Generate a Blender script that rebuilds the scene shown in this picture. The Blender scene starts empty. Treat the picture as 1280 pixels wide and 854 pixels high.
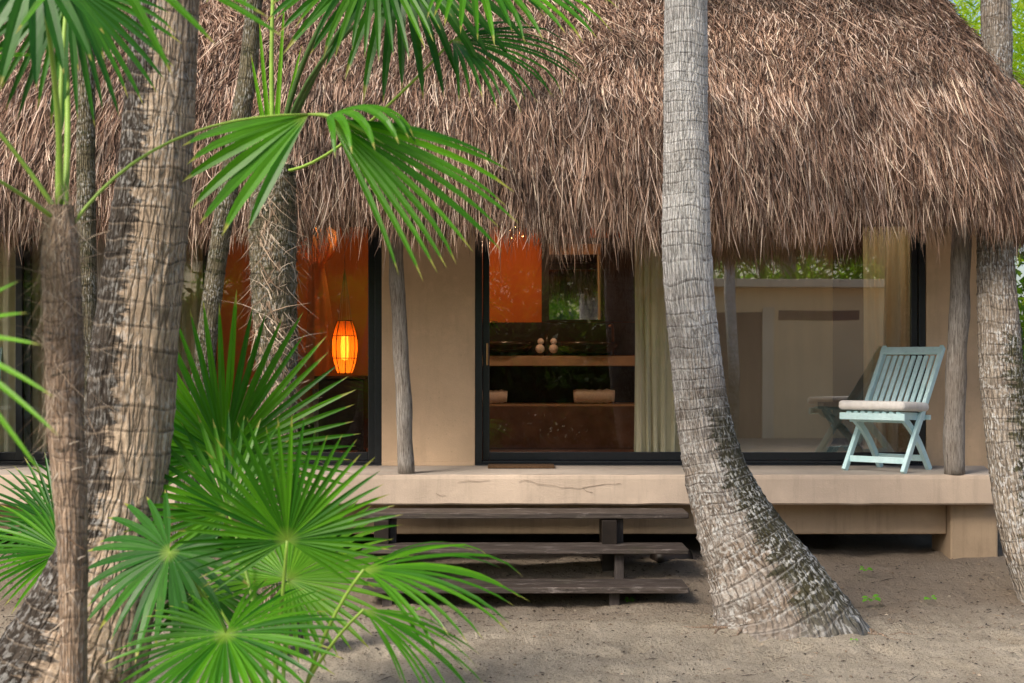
import bpy, math, random
import numpy as np
from mathutils import Vector, Matrix

# ------------------------------------------------------------------ camera
F = 1778.0; CZ = 1.56; HY = 455.0
scene = bpy.context.scene
cd = bpy.data.cameras.new('camera'); cam = bpy.data.objects.new('camera', cd)
scene.collection.objects.link(cam); scene.camera = cam
cam.location = (0, 0, CZ); cam.rotation_euler = (math.radians(90), 0, 0)
cd.sensor_width = 36; cd.lens = F/1280*36; cd.shift_y = (HY-427)/1280
cd.clip_start = .05; cd.clip_end = 1500
cd.dof.use_dof = True; cd.dof.focus_distance = 9.9; cd.dof.aperture_fstop = 4.0

# ------------------------------------------------------------------ world, sun, exposure
SUN_EL, SUN_AZ = 41, 222            # azimuth from +Y clockwise
w = bpy.data.worlds.new('World'); scene.world = w; w.use_nodes = True
nt = w.node_tree; nt.nodes.clear()
sky = nt.nodes.new('ShaderNodeTexSky'); sky.sky_type = 'NISHITA'; sky.sun_disc = False
sky.sun_elevation = math.radians(SUN_EL); sky.sun_rotation = math.radians(SUN_AZ)
sky.air_density = 1.0; sky.dust_density = 3.0; sky.ozone_density = .6
bg = nt.nodes.new('ShaderNodeBackground'); bg.inputs[1].default_value = .12
wo = nt.nodes.new('ShaderNodeOutputWorld')
nt.links.new(sky.outputs[0], bg.inputs[0]); nt.links.new(bg.outputs[0], wo.inputs[0])
sl = bpy.data.lights.new('sun', 'SUN'); so = bpy.data.objects.new('sun', sl)
scene.collection.objects.link(so)
sl.energy = 2.9; sl.angle = math.radians(19); sl.color = (1, .92, .80)
az = math.radians(SUN_AZ); el = math.radians(SUN_EL)
sd = Vector((math.sin(az)*math.cos(el), math.cos(az)*math.cos(el), math.sin(el)))
so.rotation_euler = (-sd).to_track_quat('-Z', 'Y').to_euler()
so.location = (-5, -5, 12)
scene.view_settings.view_transform = 'Standard'; scene.view_settings.look = 'None'
scene.view_settings.exposure = .68; scene.view_settings.gamma = 1
scene.view_settings.use_curve_mapping = False
try:
    scene.cycles.max_bounces = 8; scene.cycles.transparent_max_bounces = 12
    scene.cycles.caustics_reflective = False; scene.cycles.caustics_refractive = False
except Exception: pass

rng = np.random.default_rng(7); random.seed(7)
COL = scene.collection
def P(px, py, Y): return Vector(((px-640)/F*Y, Y, CZ-(py-HY)/F*Y))
def X(px, Y): return (px-640)/F*Y
def Z(py, Y): return CZ-(py-HY)/F*Y

# ------------------------------------------------------------------ materials
class N:
    def __init__(s, name):
        s.m = bpy.data.materials.new(name); s.m.use_nodes = True
        s.t = s.m.node_tree; s.b = s.t.nodes['Principled BSDF']; s.o = s.t.nodes['Material Output']
    def n(s, typ, ins=None, **kw):
        x = s.t.nodes.new('ShaderNode'+typ)
        for k, v in kw.items(): setattr(x, k, v)
        for k, v in (ins or {}).items():
            i = x.inputs[k]
            if isinstance(v, bpy.types.NodeSocket): s.t.links.new(v, i)
            else: i.default_value = v
        return x
    def l(s, a, b): s.t.links.new(a, b)
    def coord(s, scale=(1,1,1), kind='Object'):
        tc = s.n('TexCoord'); return s.n('Mapping', {0: tc.outputs[kind], 3: scale}).outputs[0]
    def noise(s, vec, scale, detail=5, rough=.55, dist=0):
        return s.n('TexNoise', {'Vector': vec, 'Scale': scale, 'Detail': detail, 'Roughness': rough, 'Distortion': dist}).outputs[0]
    def ramp(s, fac, stops, interp='LINEAR'):
        r = s.n('ValToRGB', {0: fac}); cr = r.color_ramp; cr.interpolation = interp
        cr.elements.remove(cr.elements[1]); cr.elements[0].position = 0
        stops = sorted(((min(max(p, 0), 1), c) for p, c in stops), key=lambda q: q[0])
        els = []
        for i, (p, c) in enumerate(stops):
            if i: cr.elements.new(p)
            else: cr.elements[0].position = p
        for e, (p, c) in zip(cr.elements, stops):
            if not hasattr(c, '__len__'): c = (c, c, c)
            e.color = (*c, 1)
        return r.outputs[0]
    def mix(s, fac, a, b, mode='MIX'):
        x = s.n('MixRGB', blend_type=mode)
        for k, v in ((0, fac), (1, a), (2, b)):
            if isinstance(v, bpy.types.NodeSocket): s.l(v, x.inputs[k])
            elif k == 0: x.inputs[0].default_value = v
            else: x.inputs[k].default_value = (*v, 1)
        return x.outputs[0]
    def math(s, op, a, b=0.0):
        return s.n('Math', {0: a, 1: b}, operation=op).outputs[0]
    def bump(s, h, strength=.5, dist=.01):
        x = s.n('Bump', {'Height': h, 'Strength': strength, 'Distance': dist}); s.l(x.outputs[0], s.b.inputs['Normal']); return x
    def base(s, c, rough=.7, spec=.3, metal=0):
        i = s.b.inputs['Base Color']
        if isinstance(c, bpy.types.NodeSocket): s.l(c, i)
        else: i.default_value = (*c, 1)
        s.b.inputs['Roughness'].default_value = rough
        s.b.inputs['Specular IOR Level'].default_value = spec
        s.b.inputs['Metallic'].default_value = metal
        return s.m

def m_simple(name, c, rough=.6, var=.25, scale=12, bump=.15, spec=.3, metal=0):
    k = N(name); v = k.coord(); f = k.noise(v, scale)
    col = k.mix(k.ramp(f, [(.3, 0), (.7, 1)]), tuple(x*(1-var) for x in c), tuple(min(1, x*(1+var)) for x in c))
    if bump: k.bump(k.noise(v, scale*6, 3), bump, .004)
    return k.base(col, rough, spec, metal)

def m_plaster(name, c, stain=.35, bottom=None):
    k = N(name); v = k.coord()
    a = k.ramp(k.noise(v, 1.7, 6, .6), [(.35, 0), (.7, 1)])
    col = k.mix(a, c, tuple(x*.76 for x in c))
    # fine vertical drip streaks and blotches of dirt
    st = k.ramp(k.noise(k.coord((9, 9, .9)), 1.3, 6, .7), [(.5, 0), (.75, 1)])
    col = k.mix(k.math('MULTIPLY', st, stain), col, tuple(x*.55 for x in c))
    sp = k.ramp(k.noise(v, 38, 3, .7), [(.66, 0), (.72, 1)])
    col = k.mix(k.math('MULTIPLY', sp, .35), col, tuple(x*.5 for x in c))
    pale = k.ramp(k.noise(v, 6, 5, .7), [(.55, 0), (.75, 1)])
    col = k.mix(k.math('MULTIPLY', pale, .3), col, tuple(min(1, x*1.25) for x in c))
    h = k.math('ADD', k.noise(v, 90, 4, .7), k.math('MULTIPLY', k.noise(v, 9, 4), 1.6))
    k.bump(h, .35, .006)
    return k.base(col, .85, .2)

def m_strand(name, stops, rough=.6, trans=0.0, spec=.35):
    k = N(name)
    g = k.n('NewGeometry').outputs['Random Per Island']
    col = k.ramp(g, stops)
    f = k.ramp(k.noise(k.coord(), 2.2, 6, .65), [(.36, .45), (.48, .95), (.68, 1.25)])
    col = k.mix(1, col, f, 'MULTIPLY')
    return k.base(col, rough, spec)

M = {}
M['thatch'] = m_strand('thatch', [(0, (.035, .018, .011)), (.28, (.14, .075, .048)), (.52, (.31, .185, .125)), (.76, (.45, .295, .21)), (.9, (.66, .51, .42)), (1, (.74, .58, .42))])
M['thatch_under'] = m_simple('thatch_under', (.07, .045, .03), .95, .4, 20, .6)
M['fibre'] = m_strand('fibre', [(0, (.10, .06, .035)), (.3, (.26, .175, .115)), (.7, (.46, .35, .26)), (1, (.6, .5, .40))])
M['slab'] = m_plaster('slab_plaster', (.60, .475, .375), .55)
M['wall'] = m_plaster('wall_plaster', (.68, .485, .32), .35)
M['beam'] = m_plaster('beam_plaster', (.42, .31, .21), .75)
M['floor'] = m_plaster('porch_floor', (.50, .43, .37), .25)
M['room_wall'] = m_simple('room_wall', (.50, .27, .13), .8, .1, 3, .1)
M['lamplit_wall'] = m_simple('lamplit_wall', (.52, .20, .065), .8, .08, 3, .1)  # orange lamp glow put into the bedroom wall colour
M['grey_floor'] = m_simple('room_floor', (.18, .11, .08), .4, .2, 6, .1)
M['black_frame'] = m_simple('black_frame', (.008, .010, .014), .35, .3, 30, .05, .5)
M['blackwood'] = m_simple('dark_wood', (.02, .014, .011), .5, .4, 9, .2)
M['brownwood'] = m_simple('brown_wood', (.17, .11, .085), .5, .3, 7, .1)
M['shaded_wall'] = m_simple('shaded_room_wall', (.07, .05, .04), .8, .1, 3, .1)  # gloom of the unlit room put into the wall colour
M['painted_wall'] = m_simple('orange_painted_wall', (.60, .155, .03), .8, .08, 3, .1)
M['counter'] = m_simple('counter', (.46, .33, .22), .45, .15, 8, .1)
M['towel'] = m_simple('towel', (.82, .76, .72), .95, .1, 60, .6)
M['cushion'] = m_simple('cushion', (.80, .76, .72), .9, .08, 25, .25)
M['mat'] = m_simple('coir_mat', (.11, .06, .03), 1, .4, 120, .9)
M['metal'] = m_simple('metal', (.35, .2, .1), .3, .1, 20, 0, .5, 1)
M['ceramic'] = m_simple('dark_ceramic', (.03, .02, .016), .25, .2, 8, 0, .5)
M['bed'] = m_simple('bed_linen', (.6, .48, .38), .9, .08, 9, .3)

def m_turq():
    k = N('turquoise_paint'); v = k.coord()
    col = k.mix(k.ramp(k.noise(v, 7, 5), [(.35, 0), (.7, 1)]), (.54, .79, .81), (.65, .86, .89))
    wear = k.ramp(k.noise(k.coord((30, 30, 30)), 2.2, 6, .75), [(.70, 0), (.74, 1)])
    col = k.mix(k.math('MULTIPLY', wear, .8), col, (.08, .14, .13))
    dirt = k.ramp(k.noise(v, 18, 5, .7), [(.45, 0), (.8, 1)])
    col = k.mix(k.math('MULTIPLY', dirt, .35), col, (.28, .46, .46))
    k.bump(k.noise(k.coord((8, 8, 60)), 4, 4, .6), .25, .003)
    return k.base(col, .5, .35)
M['turq'] = m_turq()
M['foot'] = m_simple('foot_rubber', (.015, .02, .02), .7)

def m_post():
    k = N('weathered_post'); v = k.coord((1, 1, .07))
    f = k.noise(v, 130, 6, .75, .3); g = k.noise(k.coord(), 3, 4)
    col = k.ramp(f, [(.34, (.04, .034, .03)), (.46, (.25, .22, .195)), (.66, (.50, .46, .42))])
    col = k.mix(k.ramp(g, [(.4, 0), (.75, .5)]), col, (.22, .16, .11))
    kn = k.ramp(k.noise(k.coord((1, 1, .4)), 13, 3), [(.68, 0), (.73, .8)])
    col = k.mix(kn, col, (.04, .03, .025))
    k.bump(f, .9, .012); return k.base(col, .85, .2)
M['post'] = m_post()

def m_step():
    k = N('step_wood'); v = k.coord((.05, 1, 1))
    f = k.noise(v, 55, 6, .7, .2)
    col = k.ramp(f, [(.3, (.02, .015, .012)), (.5, (.062, .048, .041)), (.7, (.115, .09, .078))])
    wv = k.ramp(k.noise(k.coord((1, 3, 3)), 6, 6, .75), [(.54, 0), (.68, 1)])
    wf = k.math('MULTIPLY', wv, k.ramp(f, [(.4, .15), (.6, .95)]))
    col = k.mix(wf, col, (.36, .31, .29))
    mo = k.ramp(k.noise(k.coord(), 2.3, 5), [(.55, 0), (.7, .5)])
    col = k.mix(mo, col, (.05, .055, .02))
    k.bump(f, .7, .008); return k.base(col, .6, .35)
M['step'] = m_step()
def m_step_leg():
    k = N('step_leg_wood'); v = k.coord((1, 1, .1))
    f = k.noise(v, 50, 6, .7)
    col = k.ramp(f, [(.3, (.03, .024, .022)), (.6, (.09, .075, .07)), (.8, (.20, .17, .15))])
    k.bump(f, .7, .006); return k.base(col, .8, .2)
M['step_leg'] = m_step_leg()

def m_bark(*a, **k): return m_bark2(*a, **k)
def m_bark2(name, light, mid, dark, lichen=.4, crack=.8, stain=(0, 0, 0), stain_c=(.02, .018, .015), low_stain=None, sand_h=None, cs=1.0, flecks=1.0, pale_z=None, **_):
    k = N(name); b0 = k.n('Attribute', attribute_name='bark').outputs['Vector']
    ob = k.coord(); so_ = k.n('SeparateXYZ', {0: ob}); sb = k.n('SeparateXYZ', {0: b0})
    ring = k.n('Attribute', attribute_name='ring').outputs['Fac']
    mp = lambda sc: k.n('Mapping', {0: b0, 3: sc}).outputs[0]
    warp = k.noise(mp((1, 1, 1)), 14, 3)
    rp = k.math('FRACT', k.math('ADD', ring, k.math('MULTIPLY', warp, .28)))
    low = k.noise(mp((1, 1, 1)), 4.5, 6, .65)
    col = k.mix(k.ramp(low, [(.35, 0), (.65, 1)]), mid, light)
    if pale_z:
        pz = k.ramp(k.math('MULTIPLY', k.math('ADD', so_.outputs[2], k.math('MULTIPLY', low, 1.2)), .2), [((pale_z[0]+.6)/5, 0), ((pale_z[1]+.6)/5, 1)])
        col = k.mix(pz, k.mix(k.ramp(low, [(.4, 0), (.7, .5)]), mid, light), k.mix(.35, light, col))
    # each ring weathers differently
    rid = k.n('TexWhiteNoise', {'W': k.math('FLOOR', ring)}, noise_dimensions='1D').outputs[0]
    col = k.mix(1, col, k.ramp(rid, [(0, .84), (1, 1.14)]), 'MULTIPLY')
    fine = k.noise(mp((1, 1, .35)), 120*cs, 6, .75)
    col = k.mix(k.ramp(fine, [(.38, .55), (.55, 0)]), col, tuple(x*.45 for x in mid))
    dist = k.n('Mapping', {0: mp((1, 1, .085)), 1: (0, 0, 0)}).outputs[0]
    wob = k.n('TexNoise', {'Vector': mp((1, 1, .6)), 'Scale': 26.0, 'Detail': 3.0})
    dv = k.n('VectorMath', {0: wob.outputs[1], 1: (.012, .012, 0)}, operation='MULTIPLY').outputs[0]
    dv = k.n('VectorMath', {0: dist, 1: dv}, operation='ADD').outputs[0]
    vo = k.n('TexVoronoi', {'Vector': dv, 'Scale': 62.0*cs}, feature='DISTANCE_TO_EDGE').outputs[0]
    ck = k.ramp(vo, [(.03, 1), (.13, 0)]); ck = k.math('MULTIPLY', ck, k.ramp(k.noise(mp((1, 1, .7)), 9, 4), [(.36, .25), (.55, 1)]))
    # white lichen: upright flecks, thicker in some rings
    li = k.noise(mp((1, 1, .42)), 82*cs, 4, .6)
    lm = k.ramp(li, [(.50, 0), (.60, 1)]); pat = k.ramp(k.noise(mp((1, 1, 1)), 6, 5, .6), [(.36, .0), (.58, 1)])
    lm = k.math('MULTIPLY', k.math('MULTIPLY', lm, pat), lichen)
    # stains: streaks hugging the scars, heavier on one side
    sn = k.noise(mp((.8, .8, 2.6)), 9, 6, .7)
    side = k.math('ADD', k.math('MULTIPLY', sb.outputs[0], stain[0]*4), stain[2])
    sv = k.ramp(k.math('ADD', sn, side), [(.56, 0), (.64, 1)])
    if low_stain:
        z0, z1 = low_stain; zz = k.math('ADD', so_.outputs[2], k.math('MULTIPLY', low, .5))
        sv = k.math('MULTIPLY', sv, k.ramp(k.math('MULTIPLY', zz, .5), [(z0/2-.15, .0), (z0/2, 1), (z1/2, 1), (z1/2+.12, 0)]))
    col = k.mix(k.math('MULTIPLY', sv, .9), col, stain_c)
    col = k.mix(k.math('MULTIPLY', ck, crack), col, tuple(x*.4 for x in dark))
    col = k.mix(lm, col, (.66, .65, .63))
    rl = k.ramp(rp, [(0, 1), (.07, .6), (.14, 0), (.93, 0), (1, 1)]); rb = k.ramp(rp, [(.80, 0), (.92, .14), (.97, 0)])
    col = k.mix(rb, col, tuple(min(1, x*1.35) for x in light))
    col = k.mix(k.math('MULTIPLY', rl, k.ramp(k.noise(mp((1, 1, 1)), 20, 3), [(.38, .05), (.66, .75)])), col, dark)
    if sand_h:
        zz = k.math('ADD', so_.outputs[2], k.math('MULTIPLY', k.noise(ob, 9, 5, .7), .35))
        s_ = k.ramp(zz, [(sand_h[0], 1), (sand_h[1], 0)])
        col = k.mix(k.math('MULTIPLY', k.math('MULTIPLY', s_, k.ramp(fine, [(.35, .5), (.6, 1)])), .75), col, (.27, .245, .225))
    h = k.math('ADD', k.math('MULTIPLY', fine, .6), k.math('MULTIPLY', k.ramp(vo, [(0, 0), (.2, 1)]), .8))
    h = k.math('SUBTRACT', h, k.math('MULTIPLY', rl, .35))
    k.bump(h, .9, .012)
    return k.base(col, .9, .15)
def m_bark_old(name, light, mid, dark, ring=.075, lichen=.4, black=.3, crack=1.0, scale=1.0, sandy=None, moss=None):
    k = N(name); ob = k.coord()
    sep = k.n('SeparateXYZ', {0: ob})
    low = k.noise(ob, 2.2*scale, 5, .6)
    # fine vertical cracking
    cr = k.noise(k.coord((1, 1, .16)), 46*scale, 5, .65, .6)
    crk = k.ramp(cr, [(.36, 1), (.47, 0)])
    col = k.mix(k.ramp(low, [(.35, 0), (.65, 1)]), mid, light)
    fine = k.noise(k.coord((1, 1, .5)), 70*scale, 5, .7)
    col = k.mix(k.ramp(fine, [(.35, .0), (.65, .55)]), col, tuple(x*.55 for x in mid))
    # lichen: pale upright flecks
    li = k.noise(k.coord((1, 1, .45)), 40*scale, 3, .6)
    lm = k.ramp(li, [(.57, 0), (.61, 1)])
    lm = k.math('MULTIPLY', lm, k.ramp(k.noise(ob, 3.1, 3), [(.35, .1), (.55, 1)]))
    # warm dark blotches and black algae
    bl = k.ramp(k.noise(k.coord((1, 1, 2.2)), 5*scale, 6, .7, .3), [(.60-.25*black, 0), (.68-.2*black, 1)])
    col = k.mix(k.math('MULTIPLY', bl, .85 if black > .4 else .6), col, dark)
    if moss: col = k.mix(k.ramp(k.noise(ob, 2.7, 5, .65), [(.45, 0), (.62, .75)]), col, moss)
    col = k.mix(k.math('MULTIPLY', crk, crack*.9), col, tuple(x*.45 for x in dark))
    col = k.mix(k.math('MULTIPLY', lm, lichen), col, (.60, .60, .59))
    if sandy:     # sand splashed on the foot
        zz = k.math('ADD', sep.outputs[2], k.math('MULTIPLY', k.noise(ob, 9, 5, .7), .35))
        s = k.ramp(zz, [(sandy[0], 1), (sandy[1], 0)])
        col = k.mix(k.math('MULTIPLY', s, .7), col, (.30, .26, .23))
    h = k.math('ADD', k.math('MULTIPLY', cr, 1.2), k.math('MULTIPLY', fine, .5))
    k.bump(h, .8, .015)
    return k.base(col, .9, .15)
M['bark_mid'] = m_bark('bark_pale', (.88, .85, .82), (.27, .205, .155), (.06, .045, .035), lichen=.85, crack=.55, stain=(1.1, 0, .055), stain_c=(.04, .04, .018), low_stain=(.30, 1.45), sand_h=(.1, .42), pale_z=(.9, 2.2), cs=1.1)
M['bark_left'] = m_bark('bark_brown', (.54, .42, .31), (.38, .28, .20), (.030, .022, .018), lichen=.35, crack=.62, stain=(-.95, 0, .03), stain_c=(.016, .015, .015), cs=.95)
M['bark_right'] = m_bark('bark_mossy', (.42, .36, .29), (.27, .21, .16), (.05, .035, .028), lichen=.8, crack=.6, stain=(.6, 0, .11), stain_c=(.045, .045, .016), low_stain=(.3, 2.6), sand_h=(.1, .5), cs=1.0)
M['bark_thin'] = m_bark('bark_green', (.20, .17, .11), (.12, .10, .06), (.03, .025, .02), lichen=.5, crack=.4, stain=(0, 0, .02), stain_c=(.035, .04, .012), cs=1.2)
M['bark_fan'] = m_bark('bark_fan_palm', (.48, .35, .25), (.28, .19, .13), (.09, .065, .05), lichen=.25, crack=.4, stain=(0, 0, -.03), stain_c=(.06, .045, .03), cs=1.2)

def m_leaf(name, c1, c2, trans=.4, tip=(.45, .38, .10), gloss=.38):
    k = N(name)
    g = k.n('NewGeometry').outputs['Random Per Island']
    col = k.mix(g, c1, c2)
    uv = k.n('UVMap').outputs[0]; sep = k.n('SeparateXYZ', {0: uv})
    # dry blade tips, pale hub
    t = k.ramp(k.math('ADD', sep.outputs[0], k.math('MULTIPLY', g, .10)), [(.975, 0), (1.0, .7)]); col = k.mix(t, col, tip)
    sp = k.ramp(k.noise(k.coord(), 9, 5, .7), [(.62, 0), (.72, .35)]); col = k.mix(sp, col, (.16, .24, .04))
    hb = k.ramp(sep.outputs[0], [(.0, .8), (.13, 0)]); col = k.mix(hb, col, (.30, .42, .07))
    vs = k.noise(k.n('Mapping', {0: uv, 3: (1.5, 60, 1)}).outputs[0], 3, 2)
    col = k.mix(1, col, k.ramp(vs, [(.3, .75), (.7, 1.25)]), 'MULTIPLY')
    k.base(col, gloss, .3)
    tr = k.n('BsdfTranslucent', {0: k.mix(1, col, (1.3, 1.6, .6), 'MULTIPLY')})
    mx = k.n('MixShader', {0: trans, 1: k.b.outputs[0], 2: tr.outputs[0]})
    k.l(mx.outputs[0], k.o.inputs[0]); return k.m
M['leaf'] = m_leaf('fan_leaf', (.018, .115, .004), (.095, .29, .008), .42)
M['leaf_light'] = m_leaf('fan_leaf_light', (.11, .33, .015), (.20, .45, .03), .5)
M['leaf_dark'] = m_leaf('fan_leaf_deep', (.014, .085, .008), (.045, .17, .012), .32)
M['petiole'] = m_simple('petiole', (.24, .38, .06), .45, .2, 10, 0)
M['petiole_dark'] = m_simple('petiole_deep', (.06, .12, .03), .45, .2, 10, 0)
M['bg_leaf'] = m_leaf('far_leaf', (.10, .22, .02), (.35, .45, .04), .55)
M['sunny_leaf'] = m_leaf('sunlit_leaf', (.22, .36, .02), (.50, .58, .05), .6)  # brighter copy of the far leaf, backlight put into its colour
M['bg_leaf_dark'] = m_leaf('far_leaf_deep', (.03, .08, .015), (.12, .2, .03), .4)

def m_cloth(name, c, trans=.4, rough=.9):
    k = N(name); k.base(c, rough, .1)
    f = k.noise(k.coord((1, 1, .1)), 14, 3)
    col = k.mix(f, tuple(x*.8 for x in c), tuple(min(1, x*1.15) for x in c)); k.l(col, k.b.inputs[0])
    tr = k.n('BsdfTranslucent', {0: (*c, 1)})
    mx = k.n('MixShader', {0: trans, 1: k.b.outputs[0], 2: tr.outputs[0]})
    k.l(mx.outputs[0], k.o.inputs[0]); return k.m
M['curtain'] = m_cloth('curtain_cloth', (.80, .75, .56), .08)
M['sheer'] = m_cloth('sheer_curtain', (.84, .80, .60), .5)
M['net'] = m_cloth('bed_net', (.60, .33, .16), .5)
M['blind'] = m_cloth('blind_cloth', (.80, .61, .39), .08)

def m_glass(refl=.2, tint=(.88, .88, .88)):
    k = N('window_glass')
    t = k.n('BsdfTransparent', {0: (*tint, 1)}); g = k.n('BsdfGlossy', {0: (.95, .93, .9, 1), 'Roughness': .003})
    fr = k.n('LayerWeight', {0: .2}); f = k.math('ADD', k.math('MULTIPLY', fr.outputs[0], .5), refl)
    wv = k.n('Bump', {'Height': k.noise(k.coord(), 1.2, 1), 'Strength': .05, 'Distance': .01}); k.l(wv.outputs[0], g.inputs['Normal'])
    mx = k.n('MixShader', {0: f, 1: t.outputs[0], 2: g.outputs[0]}); k.l(mx.outputs[0], k.o.inputs[0]); return k.m
M['glass'] = m_glass(.035, (.94, .94, .93))
M['glass_double'] = m_glass(.25, (.94, .94, .93))
M['mirror'] = N('mirror_glass').base((.8, .78, .75), .02, .5, 1)

def m_shade():
    k = N('lantern_shade')
    rib = k.ramp(k.n('TexWave', {'Vector': k.coord((1, 1, 1), 'UV'), 'Scale': 12.0}, bands_direction='X').outputs[1], [(.2, .55), (.6, 1)])
    d = k.n('BsdfDiffuse', {0: (.5, .15, .03, 1)})
    col = k.mix(1, (1.0, .30, .04), rib, 'MULTIPLY')
    t = k.n('BsdfTranslucent', {0: col}); a = k.n('MixShader', {0: .8, 1: d.outputs[0], 2: t.outputs[0]})
    tr = k.n('BsdfTransparent', {0: (1, .55, .15, 1)})
    b = k.n('MixShader', {0: .2, 1: a.outputs[0], 2: tr.outputs[0]})
    k.l(b.outputs[0], k.o.inputs[0]); return k.m
M['shade'] = m_shade()
def m_emit(name, c, s):
    k = N(name); e = k.n('Emission', {0: (*c, 1), 1: s}); k.l(e.outputs[0], k.o.inputs[0]); return k.m
M['lamp_bulb'] = m_emit('lantern_bulb', (1, .42, .10), 11)
M['bulb'] = m_emit('lit_bulb', (1, .55, .16), 30)

def m_sand():
    k = N('sand'); v = k.coord()
    n1 = k.noise(v, 1.4, 6, .6); n2 = k.noise(k.coord((1, .45, 1)), 5.5, 7, .7); n3 = k.noise(v, 60, 5, .75)
    col = k.ramp(n1, [(.3, (.40, .335, .26)), (.7, (.58, .50, .395))])
    col = k.mix(k.ramp(n2, [(.42, 0), (.66, .7)]), col, (.66, .57, .46))
    col = k.mix(k.ramp(n3, [(.52, 0), (.66, .75)]), col, (.13, .10, .08))
    sep = k.n('SeparateXYZ', {0: v})
    # darker brown towards the house
    f = k.math('ADD', sep.outputs[1], k.math('MULTIPLY', k.noise(v, 1.8, 5, .65), 1.1))
    dm = k.ramp(k.math('MULTIPLY', k.math('SUBTRACT', f, 8.6), .5), [(.15, 0), (.55, .8)])
    col = k.mix(dm, col, (.30, .235, .18))
    vo = k.n('TexVoronoi', {'Vector': v, 'Scale': 55.0}).outputs[0]
    pk = k.ramp(vo, [(.08, 1), (.16, 0)]); rr = k.ramp(k.noise(v, 11, 3), [(.5, 0), (.6, 1)])
    col = k.mix(k.math('MULTIPLY', k.math('MULTIPLY', pk, rr), .7), col, (.08, .06, .045))
    h = k.math('ADD', k.math('MULTIPLY', n2, 2.2), k.math('MULTIPLY', n3, .8))
    k.bump(h, 1.0, .05); return k.base(col, .95, .1)
M['sand'] = m_sand()
M['litter'] = m_strand('litter_bits', [(0, (.03, .022, .018)), (.5, (.10, .07, .05)), (.85, (.25, .18, .12)), (1, (.4, .33, .25))])
M['sprout'] = m_leaf('sprout_leaf', (.12, .35, .03), (.2, .5, .05), .5)
M['opp_wall'] = m_simple('opposite_wall', (.78, .58, .36), .85, .08, 1.5, .2)
M['opp_door'] = m_simple('opposite_door', (.22, .14, .10), .6, .1, 3, .1)
M['opp_trim'] = m_simple('opposite_trim', (.70, .58, .43), .85, .08, 2, .1)
M['crack'] = m_simple('crack', (.16, .11, .085), .95, .2)

# ------------------------------------------------------------------ mesh helpers
class MB:
    def __init__(s): s.v = []; s.f = []; s.uv = []
    def add(s, verts, faces, uvs=None):
        o = len(s.v); s.v += [tuple(p) for p in verts]
        s.f += [tuple(i+o for i in f) for f in faces]
        s.uv += list(uvs) if uvs is not None else [(.5, .5)]*len(verts)
        return s
    def box(s, a, b, bev=0):
        (x0, y0, z0), (x1, y1, z1) = a, b
        if x0 > x1: x0, x1 = x1, x0
        if y0 > y1: y0, y1 = y1, y0
        if z0 > z1: z0, z1 = z1, z0
        return s.add([(x0,y0,z0),(x1,y0,z0),(x1,y1,z0),(x0,y1,z0),(x0,y0,z1),(x1,y0,z1),(x1,y1,z1),(x0,y1,z1)],
                     [(0,3,2,1),(4,5,6,7),(0,1,5,4),(1,2,6,5),(2,3,7,6),(3,0,4,7)])
    def tube(s, pts, rad, n=8, cap=True, squash=1, wob=0):
        pts = [Vector(p) for p in pts]; m = len(pts)
        if not hasattr(rad, '__len__'): rad = [rad]*m
        ref = Vector((0, 0, 1)); vs = []; uv = []
        t0 = (pts[1]-pts[0]).normalized()
        if abs(t0.z) > .9: ref = Vector((0, 1, 0))
        for i, p in enumerate(pts):
            t = (pts[min(i+1, m-1)]-pts[max(i-1, 0)]).normalized()
            a = t.cross(ref).normalized(); b = a.cross(t).normalized()
            for j in range(n):
                q = 2*math.pi*j/n; r = rad[i]*(1+wob*(random.random()-.5))
                vs.append(p+a*math.cos(q)*r+b*math.sin(q)*r*squash); uv.append((i/(m-1), j/n))
        fs = [(i*n+j, i*n+(j+1) % n, (i+1)*n+(j+1) % n, (i+1)*n+j) for i in range(m-1) for j in range(n)]
        if cap: fs += [tuple(range(n))[::-1], tuple((m-1)*n+j for j in range(n))]
        return s.add(vs, fs, uv)
    def beam(s, a, b, wdir, w_, t_):
        """bar from a to b, w_ wide along wdir and t_ thick the other way"""
        a, b = Vector(a), Vector(b); d = (b-a).normalized(); wd = Vector(wdir); wd = (wd-d*wd.dot(d)).normalized(); td = d.cross(wd)
        vs = [p+wd*i*w_/2+td*j*t_/2 for p in (a, b) for i, j in ((-1,-1),(1,-1),(1,1),(-1,1))]
        return s.add(vs, [(0,1,2,3),(7,6,5,4),(0,4,5,1),(1,5,6,2),(2,6,7,3),(3,7,4,0)])
    def lathe(s, c, prof, n=24):
        vs = []; uv = []
        for i, (r, z) in enumerate(prof):
            for j in range(n):
                q = 2*math.pi*j/n; vs.append((c[0]+r*math.cos(q), c[1]+r*math.sin(q), c[2]+z)); uv.append((j/n, i/len(prof)))
        fs = [(i*n+j, i*n+(j+1) % n, (i+1)*n+(j+1) % n, (i+1)*n+j) for i in range(len(prof)-1) for j in range(n)]
        return s.add(vs, fs, uv)
    def build(s, name, mat, parent=None, smooth=False, bevel=0):
        me = bpy.data.meshes.new(name); me.from_pydata(s.v, [], s.f)
        uvl = me.uv_layers.new(name='UVMap'); li = np.empty(len(me.loops), dtype=np.int32)
        me.loops.foreach_get('vertex_index', li); uvl.data.foreach_set('uv', np.array(s.uv, dtype=np.float32)[li].ravel())
        if isinstance(mat, str) and mat.startswith('bark'):
            B = me.attributes.new('bark', 'FLOAT_VECTOR', 'POINT'); B.data.foreach_set('vector', np.array(s.v, dtype=np.float32).ravel())
            G = me.attributes.new('ring', 'FLOAT', 'POINT'); G.data.foreach_set('value', (np.array(s.v)[:, 2]/.09).astype(np.float32))
        return link(name, me, mat, parent, smooth, bevel)
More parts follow.
